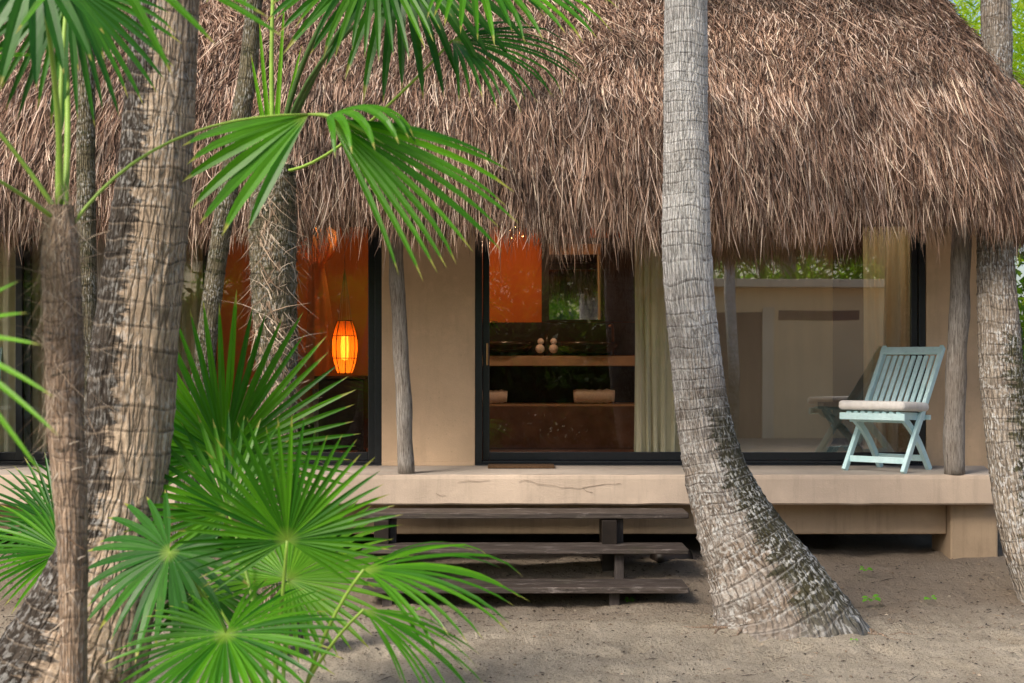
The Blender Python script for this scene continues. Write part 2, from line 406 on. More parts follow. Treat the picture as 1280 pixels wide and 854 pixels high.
def link(name, me, mat, parent=None, smooth=False, bevel=0):
    me.materials.append(M[mat] if isinstance(mat, str) else mat)
    if smooth: me.polygons.foreach_set('use_smooth', np.ones(len(me.polygons), dtype=bool))
    me.update()
    o = bpy.data.objects.new(name, me); COL.objects.link(o)
    if parent is not None:
        o.parent = parent
        r = parent; off = Vector((0, 0, 0))
        while r is not None:
            off += Vector(r.location); r = r.parent
        if not parent.get('local'): o.location = -off
    if bevel:
        b = o.modifiers.new('bevel', 'BEVEL'); b.width = bevel; b.segments = 2; b.limit_method = 'ANGLE'
    return o
def np_mesh(name, V, Fq, mat, parent=None, UV=None, smooth=False):
    me = bpy.data.meshes.new(name); nf, k = Fq.shape
    me.vertices.add(len(V)); me.vertices.foreach_set('co', V.astype(np.float32).ravel())
    me.loops.add(nf*k); me.loops.foreach_set('vertex_index', Fq.astype(np.int32).ravel())
    me.polygons.add(nf); me.polygons.foreach_set('loop_start', np.arange(0, nf*k, k, dtype=np.int32))
    me.polygons.foreach_set('loop_total', np.full(nf, k, dtype=np.int32))
    me.update(calc_edges=True); me.validate()
    if UV is not None:
        u = me.uv_layers.new(name='UVMap'); u.data.foreach_set('uv', UV[Fq.ravel()].astype(np.float32).ravel())
    return link(name, me, mat, parent, smooth)
def tag(o, label=None, cat=None, group=None, kind=None):
    if label: o['label'] = label
    if cat: o['category'] = cat
    if group: o['group'] = group
    if kind: o['kind'] = kind
    return o
def thing(name, loc, label, cat, group=None, rz=0, local=False):
    o = bpy.data.objects.new(name, None); COL.objects.link(o); o.location = loc; o.rotation_euler = (0, 0, rz)
    o.empty_display_size = .2
    if local: o['local'] = 1
    return tag(o, label, cat, group)
def copy_tree(o, parent=None):
    c = o.copy(); COL.objects.link(c); c.parent = parent
    for ch in list(o.children): copy_tree(ch, c)
    return c

def vnoise(x, y, z=0.0, seed=0):
    """smooth value noise, vectorised"""
    x, y, z = np.broadcast_arrays(np.asarray(x, float), np.asarray(y, float), np.asarray(z, float))
    xi, yi, zi = np.floor(x).astype(np.int64), np.floor(y).astype(np.int64), np.floor(z).astype(np.int64)
    fx, fy, fz = x-xi, y-yi, z-zi
    fx, fy, fz = [f*f*(3-2*f) for f in (fx, fy, fz)]
    def h(a, b, c):
        n = (a*374761393+b*668265263+c*2147483647+seed*1274126177) & 0xffffffff
        n = ((n ^ (n >> 13))*1274126177) & 0xffffffff
        return ((n ^ (n >> 16)) & 0xffff)/65535.0
    r = 0
    for dx in (0, 1):
        for dy in (0, 1):
            for dz in (0, 1):
                r = r+h(xi+dx, yi+dy, zi+dz)*(fx if dx else 1-fx)*(fy if dy else 1-fy)*(fz if dz else 1-fz)
    return r

# ------------------------------------------------------------------ ground
def sst(a, b, x): t = np.clip((x-a)/(b-a), 0, 1); return t*t*(3-2*t)
FOOT = [(random.uniform(-3, 3), random.uniform(6.7, 8.95), random.uniform(0, 3.14), random.uniform(.7, 1.15)) for _ in range(85)]
def gh(x, y):
    x = np.asarray(x, float); y = np.asarray(y, float)
    bank = .18*sst(9.15, 9.95, y+.25*(vnoise(x*.9, y*.9, 0, 3)-.5))
    h = bank+.05*(vnoise(x*1.1, y*1.1, 0, 1)-.5)+.028*(vnoise(x*4.3, y*5.5, 0, 2)-.5)+.020*(vnoise(x*11, y*14, 0, 5)-.5)+.009*(vnoise(x*22, y*26, 0, 6)-.5)
    for fx, fy, fa_, fs_ in FOOT:
        if abs(fx) < 99:
            u = ((x-fx)*math.cos(fa_)+(y-fy)*math.sin(fa_))/(.135*fs_); v = (-(x-fx)*math.sin(fa_)+(y-fy)*math.cos(fa_))/(.06*fs_); q = u*u+v*v
            h = h-.030*fs_*np.exp(-q**2)+.010*np.exp(-(q-2.2)**2)
    # sand heaped round the palm feet, and ruffled under the steps
    h = h+.06*np.exp(-(((x-1.62)/.55)**2+((y-8.35)/.4)**2))
    h = h-.03*np.exp(-(((x-.2)/1.2)**2+((y-8.95)/.12)**2))
    return h
gx = np.concatenate([[-400, -120, -40, -20, -12, -8], np.arange(-5.5, 5.51, .035), [8, 12, 20, 40, 120, 400]])
gy = np.concatenate([[-400, -120, -40, -20, -12, -6, 0, 2.5, 4], np.arange(5, 10.6, .03), np.arange(10.7, 12.5, .15), [14, 20, 40, 120, 400, 900]])
GX, GY = np.meshgrid(gx, gy); GZ = gh(GX, GY)
far = (np.abs(GX) > 15) | (GY < 2) | (GY > 20); GZ[far] = np.where(GY[far] > 12, .18, 0)
nx_, ny_ = len(gx), len(gy); ii = np.arange(nx_*ny_).reshape(ny_, nx_)
Fq = np.stack([ii[:-1, :-1], ii[:-1, 1:], ii[1:, 1:], ii[1:, :-1]], -1).reshape(-1, 4)
g = np_mesh('sand_ground', np.stack([GX, GY, GZ], -1).reshape(-1, 3), Fq, 'sand', smooth=True)
tag(g, kind='structure')

# ------------------------------------------------------------------ house
YG = 10.97        # glass plane
YD = 10.0         # porch front edge
DZ = .78          # porch floor level
house = thing('thatched_house', (0, 12, DZ), 'long beige plastered house under a deep shaggy thatched roof with porch', 'house')
def hb(name, mat, *boxes, parent=None, bevel=.004, smooth=False):
    m = MB()
    for a, b in boxes: m.box(a, b)
    return m.build(name, mat, parent or house, smooth, bevel)
# porch slab with a gently uneven edge
def slab():
    m = MB(); xs = np.arange(-7.0, X(1243, YD)+.001, .06); xs[-1] = X(1243, YD)
    rows = []
    z0 = Z(631.5, YD)
    n = len(xs); jf = .006*(vnoise(xs*5, 0, 0, 4)-.5); jz = .006*(vnoise(xs*7, 3, 0, 4)-.5)
    skew = np.where(xs > 3, (xs-3)/(xs[-1]-3), 0)*.27
    prof = []
    for k_, (yy, zz) in enumerate([(10.20, z0), (YD+.012, z0), (YD, z0+.012), (YD, DZ-.03), (YD+.004, DZ-.008), (YD+.025, DZ)]):
        prof.append([(x+(0 if yy < 10.1 else skew[i]*.25), yy+(jf[i] if yy < 10.1 else 0), zz+(jz[i] if k_ < 3 else jz[i]*.4)) for i, x in enumerate(xs)])
    vs = sum(prof, []); fs = []
    for k_ in range(len(prof)-1):
        fs += [(k_*n+i, k_*n+i+1, (k_+1)*n+i+1, (k_+1)*n+i) for i in range(n-1)]
    m.add(vs, fs)
    # right end face
    m.add([p[-1] for p in prof]+[(xs[-1]+.27, YG+.1, DZ), (xs[-1]+.27, YG+.1, z0)], [(0, 7, 6, 5, 4, 3, 2, 1)])
    m.add([prof[0][0], prof[0][-1], (xs[-1]+.27, YG+.1, z0-.001), (-7, YG+.1, z0-.001)], [(0, 1, 2, 3)])
    return m.build('porch_slab', 'slab', house, False)
slab_o = slab()
xe = X(1243, YD)
MB().add([(-7, YD+.024, DZ), (xe, YD+.024, DZ), (xe+.27, YG+.1, DZ+.0), (-7, YG+.1, DZ)], [(0, 1, 2, 3)]).build('porch_floor', 'floor', house)
# fine crack running along the slab face
for path in ([(648,602),(655,600),(664,601.5),(672,605),(683,606),(694,607),(702,610),(712,609),(722,611),(728,610),(738,608),(746,607),(757,605),(770,605),(776,604)],
             [(572,603),(585,601),(598,602),(612,600)], [(728,610),(733,614),(741,616)], [(545,617),(551,620),(557,619)]):
    cm = MB()
    for a, b in zip(path[:-1], path[1:]):
        pa, pb = P(*a, YD-.0055), P(*b, YD-.0055)
        cm.beam(pa, pb, (0, 0, 1), random.uniform(.0008, .002), .002)
    cm.build('crack', 'crack', house)
# recessed footing beam, pier
z0 = Z(631.5, YD)-.004
xp = X(1187, 10.16)
def rough_block(name, a, b, mat, st=.06):
    m = MB(); m.box(a, b); o = m.build(name, mat, house, False, .012); return o
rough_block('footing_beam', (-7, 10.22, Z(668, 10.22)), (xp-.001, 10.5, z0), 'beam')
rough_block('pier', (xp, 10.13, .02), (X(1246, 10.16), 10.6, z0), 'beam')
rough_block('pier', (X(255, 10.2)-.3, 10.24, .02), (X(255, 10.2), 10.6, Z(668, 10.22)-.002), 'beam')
hb('dark_backing', 'thatch_under', ((-7, 12.2, 0), (4.1, 12.3, z0)))  # dark sheet added to close off the shade under the porch
# walls
HT = 2.78
xa1 = X(478, YG); xb0 = X(594, YG); xb1 = X(1155, YG); xw = X(1264, YG)
wallp = hb('wall', 'wall', ((xa1, YG-.06, DZ-.05), (xb0, YG+.14, HT)), ((xb1, YG-.06, DZ-.05), (xw, YG+.14, HT)),
   ((-7, YG-.06, HT), (xw, YG+.14, HT+.5)), ((xw-.15, YG+.141, DZ-.3), (xw-.002, 15.5, HT+.4)), ((-7.2, YG+.141, DZ-.3), (-7.0, 15.5, HT+.4)), ((-7, 15.5, 0), (xw, 15.6, HT+.5)))
hb('room_ceiling', 'room_wall', ((-7, YG+.142, HT+.30), (xw-.16, 15.49, HT+.38)))
hb('room_floor', 'grey_floor', ((-7, YG+.1, DZ-.2), (xw-.16, 15.49, DZ-.004)))
hb('partition', 'room_wall', ((xa1+.3, YG+.16, DZ), (xa1+.42, 15.4, HT+.29)))
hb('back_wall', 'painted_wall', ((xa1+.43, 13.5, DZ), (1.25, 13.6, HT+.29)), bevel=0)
hb('back_wall', 'shaded_wall', ((1.251, 13.5, DZ), (3.6, 13.6, HT+.29)), bevel=0)
hb('back_wall', 'lamplit_wall', ((-6.9, 14.4, DZ), (xa1+.29, 14.5, HT+.29)), bevel=0)
hb('skirting', 'wall', ((xa1+.002, YG-.068, DZ), (xb0-.002, YG-.0601, DZ+.03)), bevel=.003)

# posts under the eave
def pole(px0, px1, ytop, ybot, Y, label, lean=0, seed=0):
    m = MB(); n = 26; pts = []; rs = []
    w_ = (px1-px0)/F*Y/2; xc = X((px0+px1)/2, Y); zb = DZ-.002; zt = 2.9
    for i in range(n):
        t = i/(n-1); zz = zb+(zt-zb)*t
        pts.append((xc+lean*(t-.0)+.010*math.sin(t*5+seed)+.003*math.sin(t*23+seed*2), Y+.01*math.sin(t*7), zz))
        rs.append(w_*(1.03-.14*t)*(1+.05*math.sin(t*31+seed)))
    m.tube(pts, rs, 14, True, 1, .035)
    o = m.build('porch_post', 'post', house, True); o['label'] = label
pole(496, 516, 300, 592, 10.12, 'weathered grey timber post by the plaster wall between the doors', -.07, 1)
pole(1181, 1207, 300, 592, 10.07, 'grey crooked timber post beside the turquoise chair', .04, 4)
pole(120, 140, 300, 592, 10.1, 'timber post at the left end of the porch', 0, 7)

# sliding doors: frame + panes
def door(px0, px1, stiles, glass_y, zb=DZ, name='sliding_door', lab=None, parts=()):
    x0, x1 = X(px0, YG), X(px1, YG)
    m = MB()
    m.box((x0, YG-.05, zb+.012), (x0+.055, YG+.08, HT-.001)); m.box((x1-.055, YG-.05, zb+.012), (x1, YG+.08, HT-.001))
    m.box((x0+.0555, YG-.05, HT-.09), (x1-.0555, YG+.08, HT-.001))
    m.box((x0, YG-.058, zb+.001), (x1, YG+.08, zb+.0115))
    m.box((x0+.0555, YG-.045, zb+.0125), (x1-.0555, YG+.075, zb+.035))
    d = m.build(name, 'black_frame', house, False, .003)
    if lab: d['label'] = lab
    xs = [x0+.0565]+[X(s, YG) for s in stiles]+[x1-.0565]
    for i in range(len(xs)-1):
        a, b = xs[i]+.0015, xs[i+1]-.0015; yo = YG+(.015 if i % 2 == 0 else -.018)
        s = MB(); w_ = .052
        s.box((a, yo-.02, zb+.037), (a+w_, yo+.02, HT-.092)); s.box((b-w_, yo-.02, zb+.037), (b, yo+.02, HT-.092))
        s.box((a+w_+.0005, yo-.019, zb+.037), (b-w_-.0005, yo+.019, zb+.10)); s.box((a+w_+.0005, yo-.019, HT-.16), (b-w_-.0005, yo+.019, HT-.092))
        s.build('sash', 'black_frame', d, False, .004)
        p = MB().box((a+w_-.004, yo-.003, zb+.095), (b-w_+.004, yo+.003, HT-.155)).build('pane', 'glass_double' if xs[i] > 1.0 else 'glass', d)
    return d
door(594, 1155, [868], 0, lab='wide black framed sliding door to the bathroom and sitting room')
door(-190, 478, [262, 30], 0, lab='wide black framed sliding door behind the palms')
# door handle
hb('door_handle', 'metal', ((X(600, YG)+.05, YG-.06, 1.55), (X(600, YG)+.065, YG-.04, 1.72)))

# ------------------------------------------------------------------ thatch roof
prof = np.array([(.07, 2.55), (0, 2.72), (.06, 2.98), (.28, 3.34), (.68, 3.79), (1.25, 4.34), (2.3, 5.45), (3.4, 6.5)])
seg = np.r_[0, np.cumsum(np.hypot(*np.diff(prof, axis=0).T))]; PL = seg[-1]
YF = 9.5; XM = 4.0
def prof_at(s):
    return np.interp(s, seg, prof[:, 0]), np.interp(s, seg, prof[:, 1])
def roof_pt(u, s):
    """u metres along the eave from x=-7 (front straight, corner, side), s metres up the slope"""
    i, z = prof_at(s)
    # sag and clumps
    rx = np.maximum(.95-.42*i, .28); ry = np.maximum(1.0-.45*i, .4)
    cx = XM-.50*i-rx; cy = YF+i+ry
    La = 1.35*(rx+ry)/2*1.0; Lf = cx+7
    ph = np.clip((u-Lf)/La, 0, 1)*math.pi/2
    x = np.where(u < Lf, -7+u, cx+rx*np.sin(ph)); y = np.where(u < Lf, YF+i, cy-ry*np.cos(ph)+np.maximum(u-Lf-La, 0))
    sag = .10*(vnoise(u*.7, s*.8, 0, 8)-.5)+.06*(vnoise(u*2.3, s*2, 0, 9)-.5)
    x = x+np.where(u < Lf, 0, np.sin(ph)*sag); y = y-np.where(u < Lf, sag, np.cos(ph)*sag)
    droop = (.10*(vnoise(u*.8, 5, 0, 11)-.5)+.05*(vnoise(u*3, 7, 0, 12)-.5))*np.clip(1-s/.8, 0, 1)
    droop = droop-np.clip(1-s/.8, 0, 1)*.07*np.exp(-((u-7.35)/.8)**2)+.02*np.clip((u-8.5)/2, 0, 1)
    return np.stack([x, y, z+droop], -1)
def roof_frame(u, s):
    e = .02; p = roof_pt(u, s); pu = roof_pt(u+e, s)-p; ps = roof_pt(u, np.minimum(s+e, PL))-roof_pt(u, np.maximum(s-e, 0))
    down = -ps/np.linalg.norm(ps, axis=1, keepdims=True)
    n = np.cross(pu, -down); n /= np.linalg.norm(n, axis=1, keepdims=True); 
    side = np.cross(n, down); return p, down, n, side
# underlying mat
us = np.arange(0, 16, .12); ss = np.linspace(.02, PL, 46); U, S = np.meshgrid(us, ss)
V0 = roof_pt(U.ravel(), S.ravel()).copy()
_, _, nn, _ = roof_frame(U.ravel(), S.ravel()); V0 -= nn*.09; V0[:len(us), 2] += .1
V1 = V0-nn*.18; na = len(V0); ii = np.arange(na).reshape(U.shape)
q = lambda a: np.stack([a[:-1, :-1], a[:-1, 1:], a[1:, 1:], a[1:, :-1]], -1).reshape(-1, 4)
rim = np.stack([ii[0, :-1], ii[0, 1:], ii[0, 1:]+na, ii[0, :-1]+na], -1)
roof = np_mesh('roof', np.r_[V0, V1], np.r_[q(ii), q(ii+na)[:, ::-1], rim], 'thatch_under', house)
# strands
def strands(u, s, L, wd, spread, lift, inward):
    n = len(u); p, d, nrm, side = roof_frame(u, s)
    p = p-nrm*inward[:, None]
    field = (vnoise(u*3.1, s*3.6, 0, 21)-.5)*2.2+(vnoise(u*9, s*9, 0, 22)-.5)*1.3
    a = (field*.6+rng.normal(0, 1, n)*.75)*spread
    d0 = d*np.cos(a)[:, None]+side*np.sin(a)[:, None]+nrm*lift[:, None]
    d0 /= np.linalg.norm(d0, axis=1, keepdims=True)
    bend = rng.normal(0, .18, (n, 3)); bend[:, 2] -= .22
    roll = rng.normal(0, .7, n)
    wv = side*np.cos(roll)[:, None]+nrm*np.sin(roll)[:, None]
    ts = [0, .4, .75, 1]; ws = [.7, 1, .75, .12]; out = []
    for t, w_ in zip(ts, ws):
        c = p+d0*(L*t)[:, None]+bend*(L*t*t)[:, None]
        hw = wv*(wd*w_/2)[:, None]; out += [c-hw, c+hw]
    V = np.stack(out, 1).reshape(-1, 3); k = len(out); b = (np.arange(n)*k)[:, None]
    F_ = np.concatenate([b+np.array([[2*j, 2*j+1, 2*j+3, 2*j+2]]) for j in range(len(ts)-1)], 1).reshape(-1, 4)
    return V, F_
def urange(n, s):       # keep to what can be seen, plus margin
    return rng.uniform(2.2, 13.2, n)
VS, FS = [], []; off = 0  # strands gathered here
def addst(*a):
    global off
    V, F_ = strands(*a); VS.append(V); FS.append(F_+off); off += len(V)
n1 = 135000      # slope
s1 = rng.uniform(.75, 3.2, n1); u1 = urange(n1, s1)
tt = np.clip((s1-.75)/.9, 0, 1)
addst(u1, s1, rng.uniform(.07, .22, n1)*(1.5-.6*tt), rng.uniform(.0035, .008, n1), .07+.33*tt, rng.uniform(0, .36, n1)*(.4+.6*tt), rng.uniform(-.015, .05, n1))
n2 = 95000       # skirt: long, hanging straight
s2 = rng.uniform(.28, 1.15, n2); u2 = urange(n2, s2)
addst(u2, s2, rng.uniform(.22, .42, n2), rng.uniform(.003, .009, n2), np.full(n2, .04), rng.uniform(-.03, .09, n2), rng.uniform(-.02, .12, n2)*1.0)
n3 = 15000       # ragged fringe through the eave's thickness
s3 = rng.uniform(.02, .42, n3); u3 = urange(n3, s3)
clump = vnoise(u3*4.5, 1, 0, 31)*.18+vnoise(u3*14, 1, 0, 32)*.10
addst(u3, s3, rng.uniform(.06, .15, n3)+clump*.75, rng.uniform(.004, .010, n3), np.full(n3, .11), rng.uniform(-.1, .1, n3), rng.uniform(0, .28, n3))
n4 = 160         # stray reeds lying across the slope
addst(urange(n4, 0), rng.uniform(.9, 3.1, n4), rng.uniform(.25, .6, n4), rng.uniform(.004, .008, n4), np.full(n4, .95), rng.uniform(.05, .3, n4), rng.uniform(-.05, -.02, n4))
th = np_mesh('thatch', np.concatenate(VS), np.concatenate(FS), 'thatch', roof)
# dead knot of leaf caught in the thatch
km = MB(); kc = P(768, 170, 9.85)
for i in range(26):
    a = random.uniform(0, 6.28); r = random.uniform(.0, .06)
    p0 = kc+Vector((r*math.cos(a), -random.uniform(.0, .08), r*math.sin(a)*1.6)); d = Vector((random.uniform(-1, 1), -.3, random.uniform(-1.6, .4))).normalized()
    L = random.uniform(.06, .16); pts = [p0+d*L*t+Vector((math.sin(t*4+i)*.015, 0, -.03*t*t)) for t in (0, .3, .6, 1)]
    km.tube(pts, [.006, .011, .009, .003], 5, True, .4)
tag(km.build('dead_leaf', 'fibre'), 'curled grey dead leaf caught in the thatch left of the middle palm', 'dead leaf')

# ------------------------------------------------------------------ steps
st = thing('wooden_steps', (X(670, 9.3), 9.4, 0), 'three dark weathered plank steps in front of the porch', 'steps')
xl, xr = X(452, 9.6), X(861, 9.6)
for (pyb, pyt, pyf, Yf, d) in ((633.5, 641.5, 649, 9.66, .34), (676, 686.7, 693.3, 9.36, .36), (721.5, 734.4, 742.5, 9.03, .37)):
    zt = Z(pyt, Yf); zb_ = Z(pyf, Yf)
    xr_ = X(861, Yf); xl_ = X(452, Yf)
    m = MB()
    for (a, b) in ((0, d*.485), (d*.5, d)):
        m.box((xl_, Yf+a, zb_+.002), (xr_, Yf+b, zt))
    m.build('tread', 'step', st, False, .006)
for px in (489, 775):          # two stringer frames with uprights under each tread
    for (pyt, pyf, Yf, pyg, w_) in ((641.5, 650, 9.66, 700, .055), (686.7, 694, 9.36, 745, .06), (734.4, 743.5, 9.03, 762, .065)):
        x = X(px if Yf > 9.2 else px-6, Yf)
        MB().box((x-w_/2, Yf+.06, -.05), (x+w_/2, Yf+.13, Z(pyf, Yf)+.001)).build('leg', 'step_leg', st, False, .004)
    x = X(px-22, 9.6)
    MB().box((x, 9.62, 0.0), (x+.10, 9.95, Z(650, 9.66))).build('brace', 'blackwood', st, False, .004)
# log lying under the porch behind the steps
lm = MB(); lp = [P(818+i*9, 690, 9.86) for i in range(6)]
lm.tube([(p.x, 9.86+.02*i, .20) for i, p in enumerate(lp)], [.07, .075, .07, .075, .07, .066], 12, True, 1, .1)
tag(lm.build('log', 'blackwood', None, True), 'short dark log on the sand beneath the porch beside the steps', 'log')

# ------------------------------------------------------------------ chair
U_ = Vector((.75, -.66, 0)).normalized(); V_ = Vector((.66, .75, 0)).normalized()
def make_chair(loc, rz, label):
    W = .50
    c = thing('folding_chair', loc, label, 'chair', 'turquoise folding chairs on the porch', rz, True)
    T = lambda a, b, z: Vector((a, b, z))
    bt, zt = .65, .905           # top of back
    def on(z): return bt*z/zt
    for a in (.02, W-.02):
        pts = [T(a, 0, 0.0), T(a, on(.2), .2), T(a, on(.42), .42), T(a, on(.66)+.004, .66), T(a, on(zt), zt)]
        m = MB()
        for p, q_ in zip(pts[:-1], pts[1:]): m.beam(p, q_+(q_-p).normalized()*.002, (0, 1, .0), .050, .030)
        s = m.build('leg', 'turq', c, False, .004)
        MB().beam(T(a, -.004, -.0005), T(a, .004, .010), (0, 1, 0), .046, .028).build('foot_cap', 'foot', s, False, .002)
    for a in (.055, W-.055):     # rear legs, curved
        m = MB(); cur = []
        for i in range(9):
            t = i/8; b = .035+.46*t; z = .405*(1-t)**1.0-.0+.055*math.sin(math.pi*t); cur.append(T(a, b, max(z, 0)))
        for i in range(8): m.beam(cur[i], cur[i+1]+(cur[i+1]-cur[i])*.06, (0, 0, 1) if i < 4 else (0, 1, 0), .052, .030)
        m.build('leg', 'turq', c, False, .003)
    for a in (.0375, W-.0375):   # pivot bolts
        pass
    MB().beam(T(.0335, on(.085), .085), T(W-.0335, on(.085), .085), (0, 0, 1), .045, .02).build('stretcher', 'turq', c, False, .003)
    MB().beam(T(.068, .44, .085), T(W-.068, .44, .085), (0, 0, 1), .045, .02).build('stretcher', 'turq', c, False, .003)
    MB().beam(T(.0335, .06, .37), T(W-.0335, .06, .37), (0, 0, 1), .03, .02).build('crossbar', 'turq', c, False, .003)
    # seat: frame and slats running front to back
    m = MB(); zs = .425
    m.box(T(-.005, -.03, zs-.05), T(W+.005, -.005, zs)); m.box(T(.0, .385, zs-.035-.02), T(W, .41, zs-.02))
    m.beam(T(.048, -.004, zs-.019), T(.048, .385, zs-.037), (0, 0, 1), .046, .026); m.beam(T(W-.048, -.004, zs-.019), T(W-.048, .385, zs-.037), (0, 0, 1), .046, .026)
    m.build('seat_frame', 'turq', c, False, .003)
    m = MB()
    for i in range(8):
        a = .055+i*(W-.11)/7; m.beam(T(a, -.004, zs+.006), T(a, .40, zs-.012), (1, 0, 0), .036, .012)
    m.build('seat', 'turq', c, False, .002)
    # back: top rail, low rail, eight slats
    d = Vector((0, bt, zt)).normalized()
    m = MB(); m.beam(T(-.0, on(zt-.035), zt-.035)+Vector((0, -.012, .008)), T(W+.0, on(zt-.035), zt-.035)+Vector((0, -.012, .008)), d, .062, .022); m.build('top_rail', 'turq', c, False, .005)
    m = MB(); m.beam(T(.034, on(.47), .47), T(W-.034, on(.47), .47), d, .035, .02); m.build('lower_rail', 'turq', c, False, .003)
    m = MB()
    for i in range(8):
        a = .075+i*(W-.15)/7; m.beam(T(a, on(.487), .487), T(a, on(zt-.067), zt-.067), (1, 0, 0), .033, .016)
    m.build('backrest', 'turq', c, False, .003)
    return c
phi = math.atan2(U_.y, U_.x)
chair = make_chair((2.42, 10.43, DZ+.001), phi, 'turquoise slatted folding chair with white seat cushion beside the grey post')
ch2 = copy_tree(chair)
ch2['label'] = 'turquoise folding chair at the left end of the porch, barely showing at the picture edge'
ch2.location = (X(6, 10.35)-.60, 10.35, DZ+.001); ch2.rotation_euler = (0, 0, math.radians(15))
# cushion
def cushion():
    m = MB(); W, D = .525, .42
    m.box((-W/2, -D/2, -.034), (W/2, D/2, .034)); o = m.build('seat_cushion', 'cushion', None, True, .030)
    o.modifiers[0].segments = 5
    c = Vector((2.42, 10.43, 0))+U_*.25+V_*.160
    o.location = (c.x, c.y, DZ+.425+.012+.036); o.rotation_euler = (math.radians(-2.5), 0, phi)
    tag(o, 'off white seat cushion lying on the turquoise chair', 'cushion')
cushion()
# door mat
m = MB(); a = P(610, 584.5, 10.6); 
m.box((X(610, 10.68), 10.58, DZ+.001), (X(693, 10.68), 10.79, DZ+.022))
tag(m.build('doormat', 'mat', None, False, .006), 'thin brown coir doormat in front of the bathroom door', 'doormat')

# ------------------------------------------------------------------ rooms behind the glass
def curtain(name, px0, px1, Y, label, mat='curtain', zt=None, zb=None, folds=9, group=None, amp=.03):
    x0, x1 = X(px0, Y), X(px1, Y); zt = zt or HT+.05; zb = zb or DZ+.01
    n = folds*10; nz = 14; vs = []; fs = []
    for j in range(nz):
        t = j/(nz-1)
        for i in range(n+1):
            s = i/n; ph = s*folds*2*math.pi+.5*math.sin(s*7)
            vs.append((x0+(x1-x0)*s+.012*math.sin(t*3+s*9), Y+amp*math.sin(ph)*(1-.15*t)+.012*math.sin(ph*2.3+t*2), zb+(zt-zb)*t))
    for j in range(nz-1):
        for i in range(n): k = j*(n+1)+i; fs.append((k, k+1, k+n+2, k+n+1))
    m = MB(); m.add(vs, fs); o = m.build(name, mat, None, True)
    return tag(o, label, 'curtain', group)
CG = 'curtains behind the glass doors'
curtain('curtain', 792, 866, 11.08, 'pale curtain drawn beside the middle palm trunk, right of the vanity', group=CG, folds=7)
curtain('curtain', 1078, 1152, 11.05, 'narrow pale curtain behind the turquoise chair at the right door frame', 'sheer', group=CG, folds=5)
curtain('curtain', -30, 60, 11.05, 'pale curtain at the far left behind the hairy palm trunk', group=CG, folds=6)
curtain('curtain', 212, 272, 11.1, 'pale curtain right of the big brown palm trunk', group=CG, folds=5)
tag(MB().box((X(868, 11.3), 11.3, DZ+.005), (X(1041, 11.3), 11.33, HT+.25)).build('screen_panel', 'blind', None, False, .004),
    'beige upright panel standing behind the right glass pane', 'screen panel')
# vanity
YV = 13.0
va = thing('bathroom_vanity', (X(720, YV), YV, DZ), 'dark wooden bathroom vanity with pale counter seen through the glass', 'vanity')
x0, x1 = X(560, YV), X(835, YV)
MB().box((x0, YV, Z(457.5, YV)), (x1, 13.46, Z(445, YV))).build('counter', 'counter', va, False, .004)
MB().box((x0, YV+.08, Z(508.5, YV)), (x1, 13.46, Z(505.5, YV))).build('shelf', 'counter', va)
m = MB(); m.box((x0, YV+.05, DZ+.004), (x1, 13.45, Z(509, YV))); m.build('lower_cabinet', 'brownwood', va)
MB().box((x0, 13.465, Z(505, YV)), (x1, 13.49, Z(458, YV))).build('back_panel', 'blackwood', va)
MB().box((x0, 13.44, Z(444, 13.44)), (x1, 13.49, Z(403, 13.44))).build('backsplash', 'blackwood', va)
for px in (628, 733):
    MB().lathe((X(px, 13.2), 13.2, Z(445, YV)+.001), [(.08, 0), (.22, .035), (.30, .095), (.305, .13), (.29, .13), (.21, .05), (.0, .02)], 28).build('basin', 'ceramic', va, True)
m = MB(); m.tube([P(766, 446, 13.38), P(766, 412, 13.38), P(765, 406, 13.34), P(762, 408, 13.22)], .014, 8); m.build('tap', 'metal', va, True)
m = MB(); m.tube([P(622, 403, 13.4), P(600, 403, 13.4)], .012, 8); m.build('tap', 'metal', va, True)
mi = thing('wall_mirror', (X(740, 13.49), 13.49, 2), 'dark framed mirror above the vanity reflecting palms and eave', 'mirror')
ym = 13.47; a, b, c_, d_ = X(677, ym), X(800, ym), Z(403, ym)+.004, 2.75
MB().box((a, ym-.03, c_), (a+.07, ym+.02, d_)).box((X(751, ym), ym-.03, c_), (b, ym+.02, d_)).box((a+.071, ym-.03, c_), (X(751, ym)-.001, ym+.02, c_+.02)).box((a+.071, ym-.03, d_-.05), (X(751, ym)-.001, ym+.02, d_)).build('mirror_frame', 'blackwood', mi)
MB().add([(a+.06, ym, c_), (b-.04, ym, c_), (b-.04, ym, d_), (a+.06, ym, d_)], [(0, 1, 2, 3)]).build('mirror_glass', 'mirror', mi)
# towels
def roll(px0, px1, pyt, pyb, Y, label, end=0):
    m = MB(); r = (pyb-pyt)/F*Y/2; z = Z((pyt+pyb)/2, Y); x0, x1 = X(px0, Y), X(px1, Y)
    pts = [(x0+(x1-x0)*t, Y, z+.003*math.sin(9*t)) for t in np.linspace(0, 1, 12)]
    m.tube(pts, [r*(.9+.08*math.sin(3*i)) if 0 < i < 11 else r*.8 for i in range(12)], 16)
    tag(m.build('rolled_towel', 'towel', None, True), label, 'towel', 'rolled towels on the vanity shelf')
roll(717, 768, 486, 505, 13.2, 'rolled pale towel on the right of the vanity shelf')
roll(596, 634, 487, 505, 13.2, 'rolled pale towel on the left of the vanity shelf by the door frame')
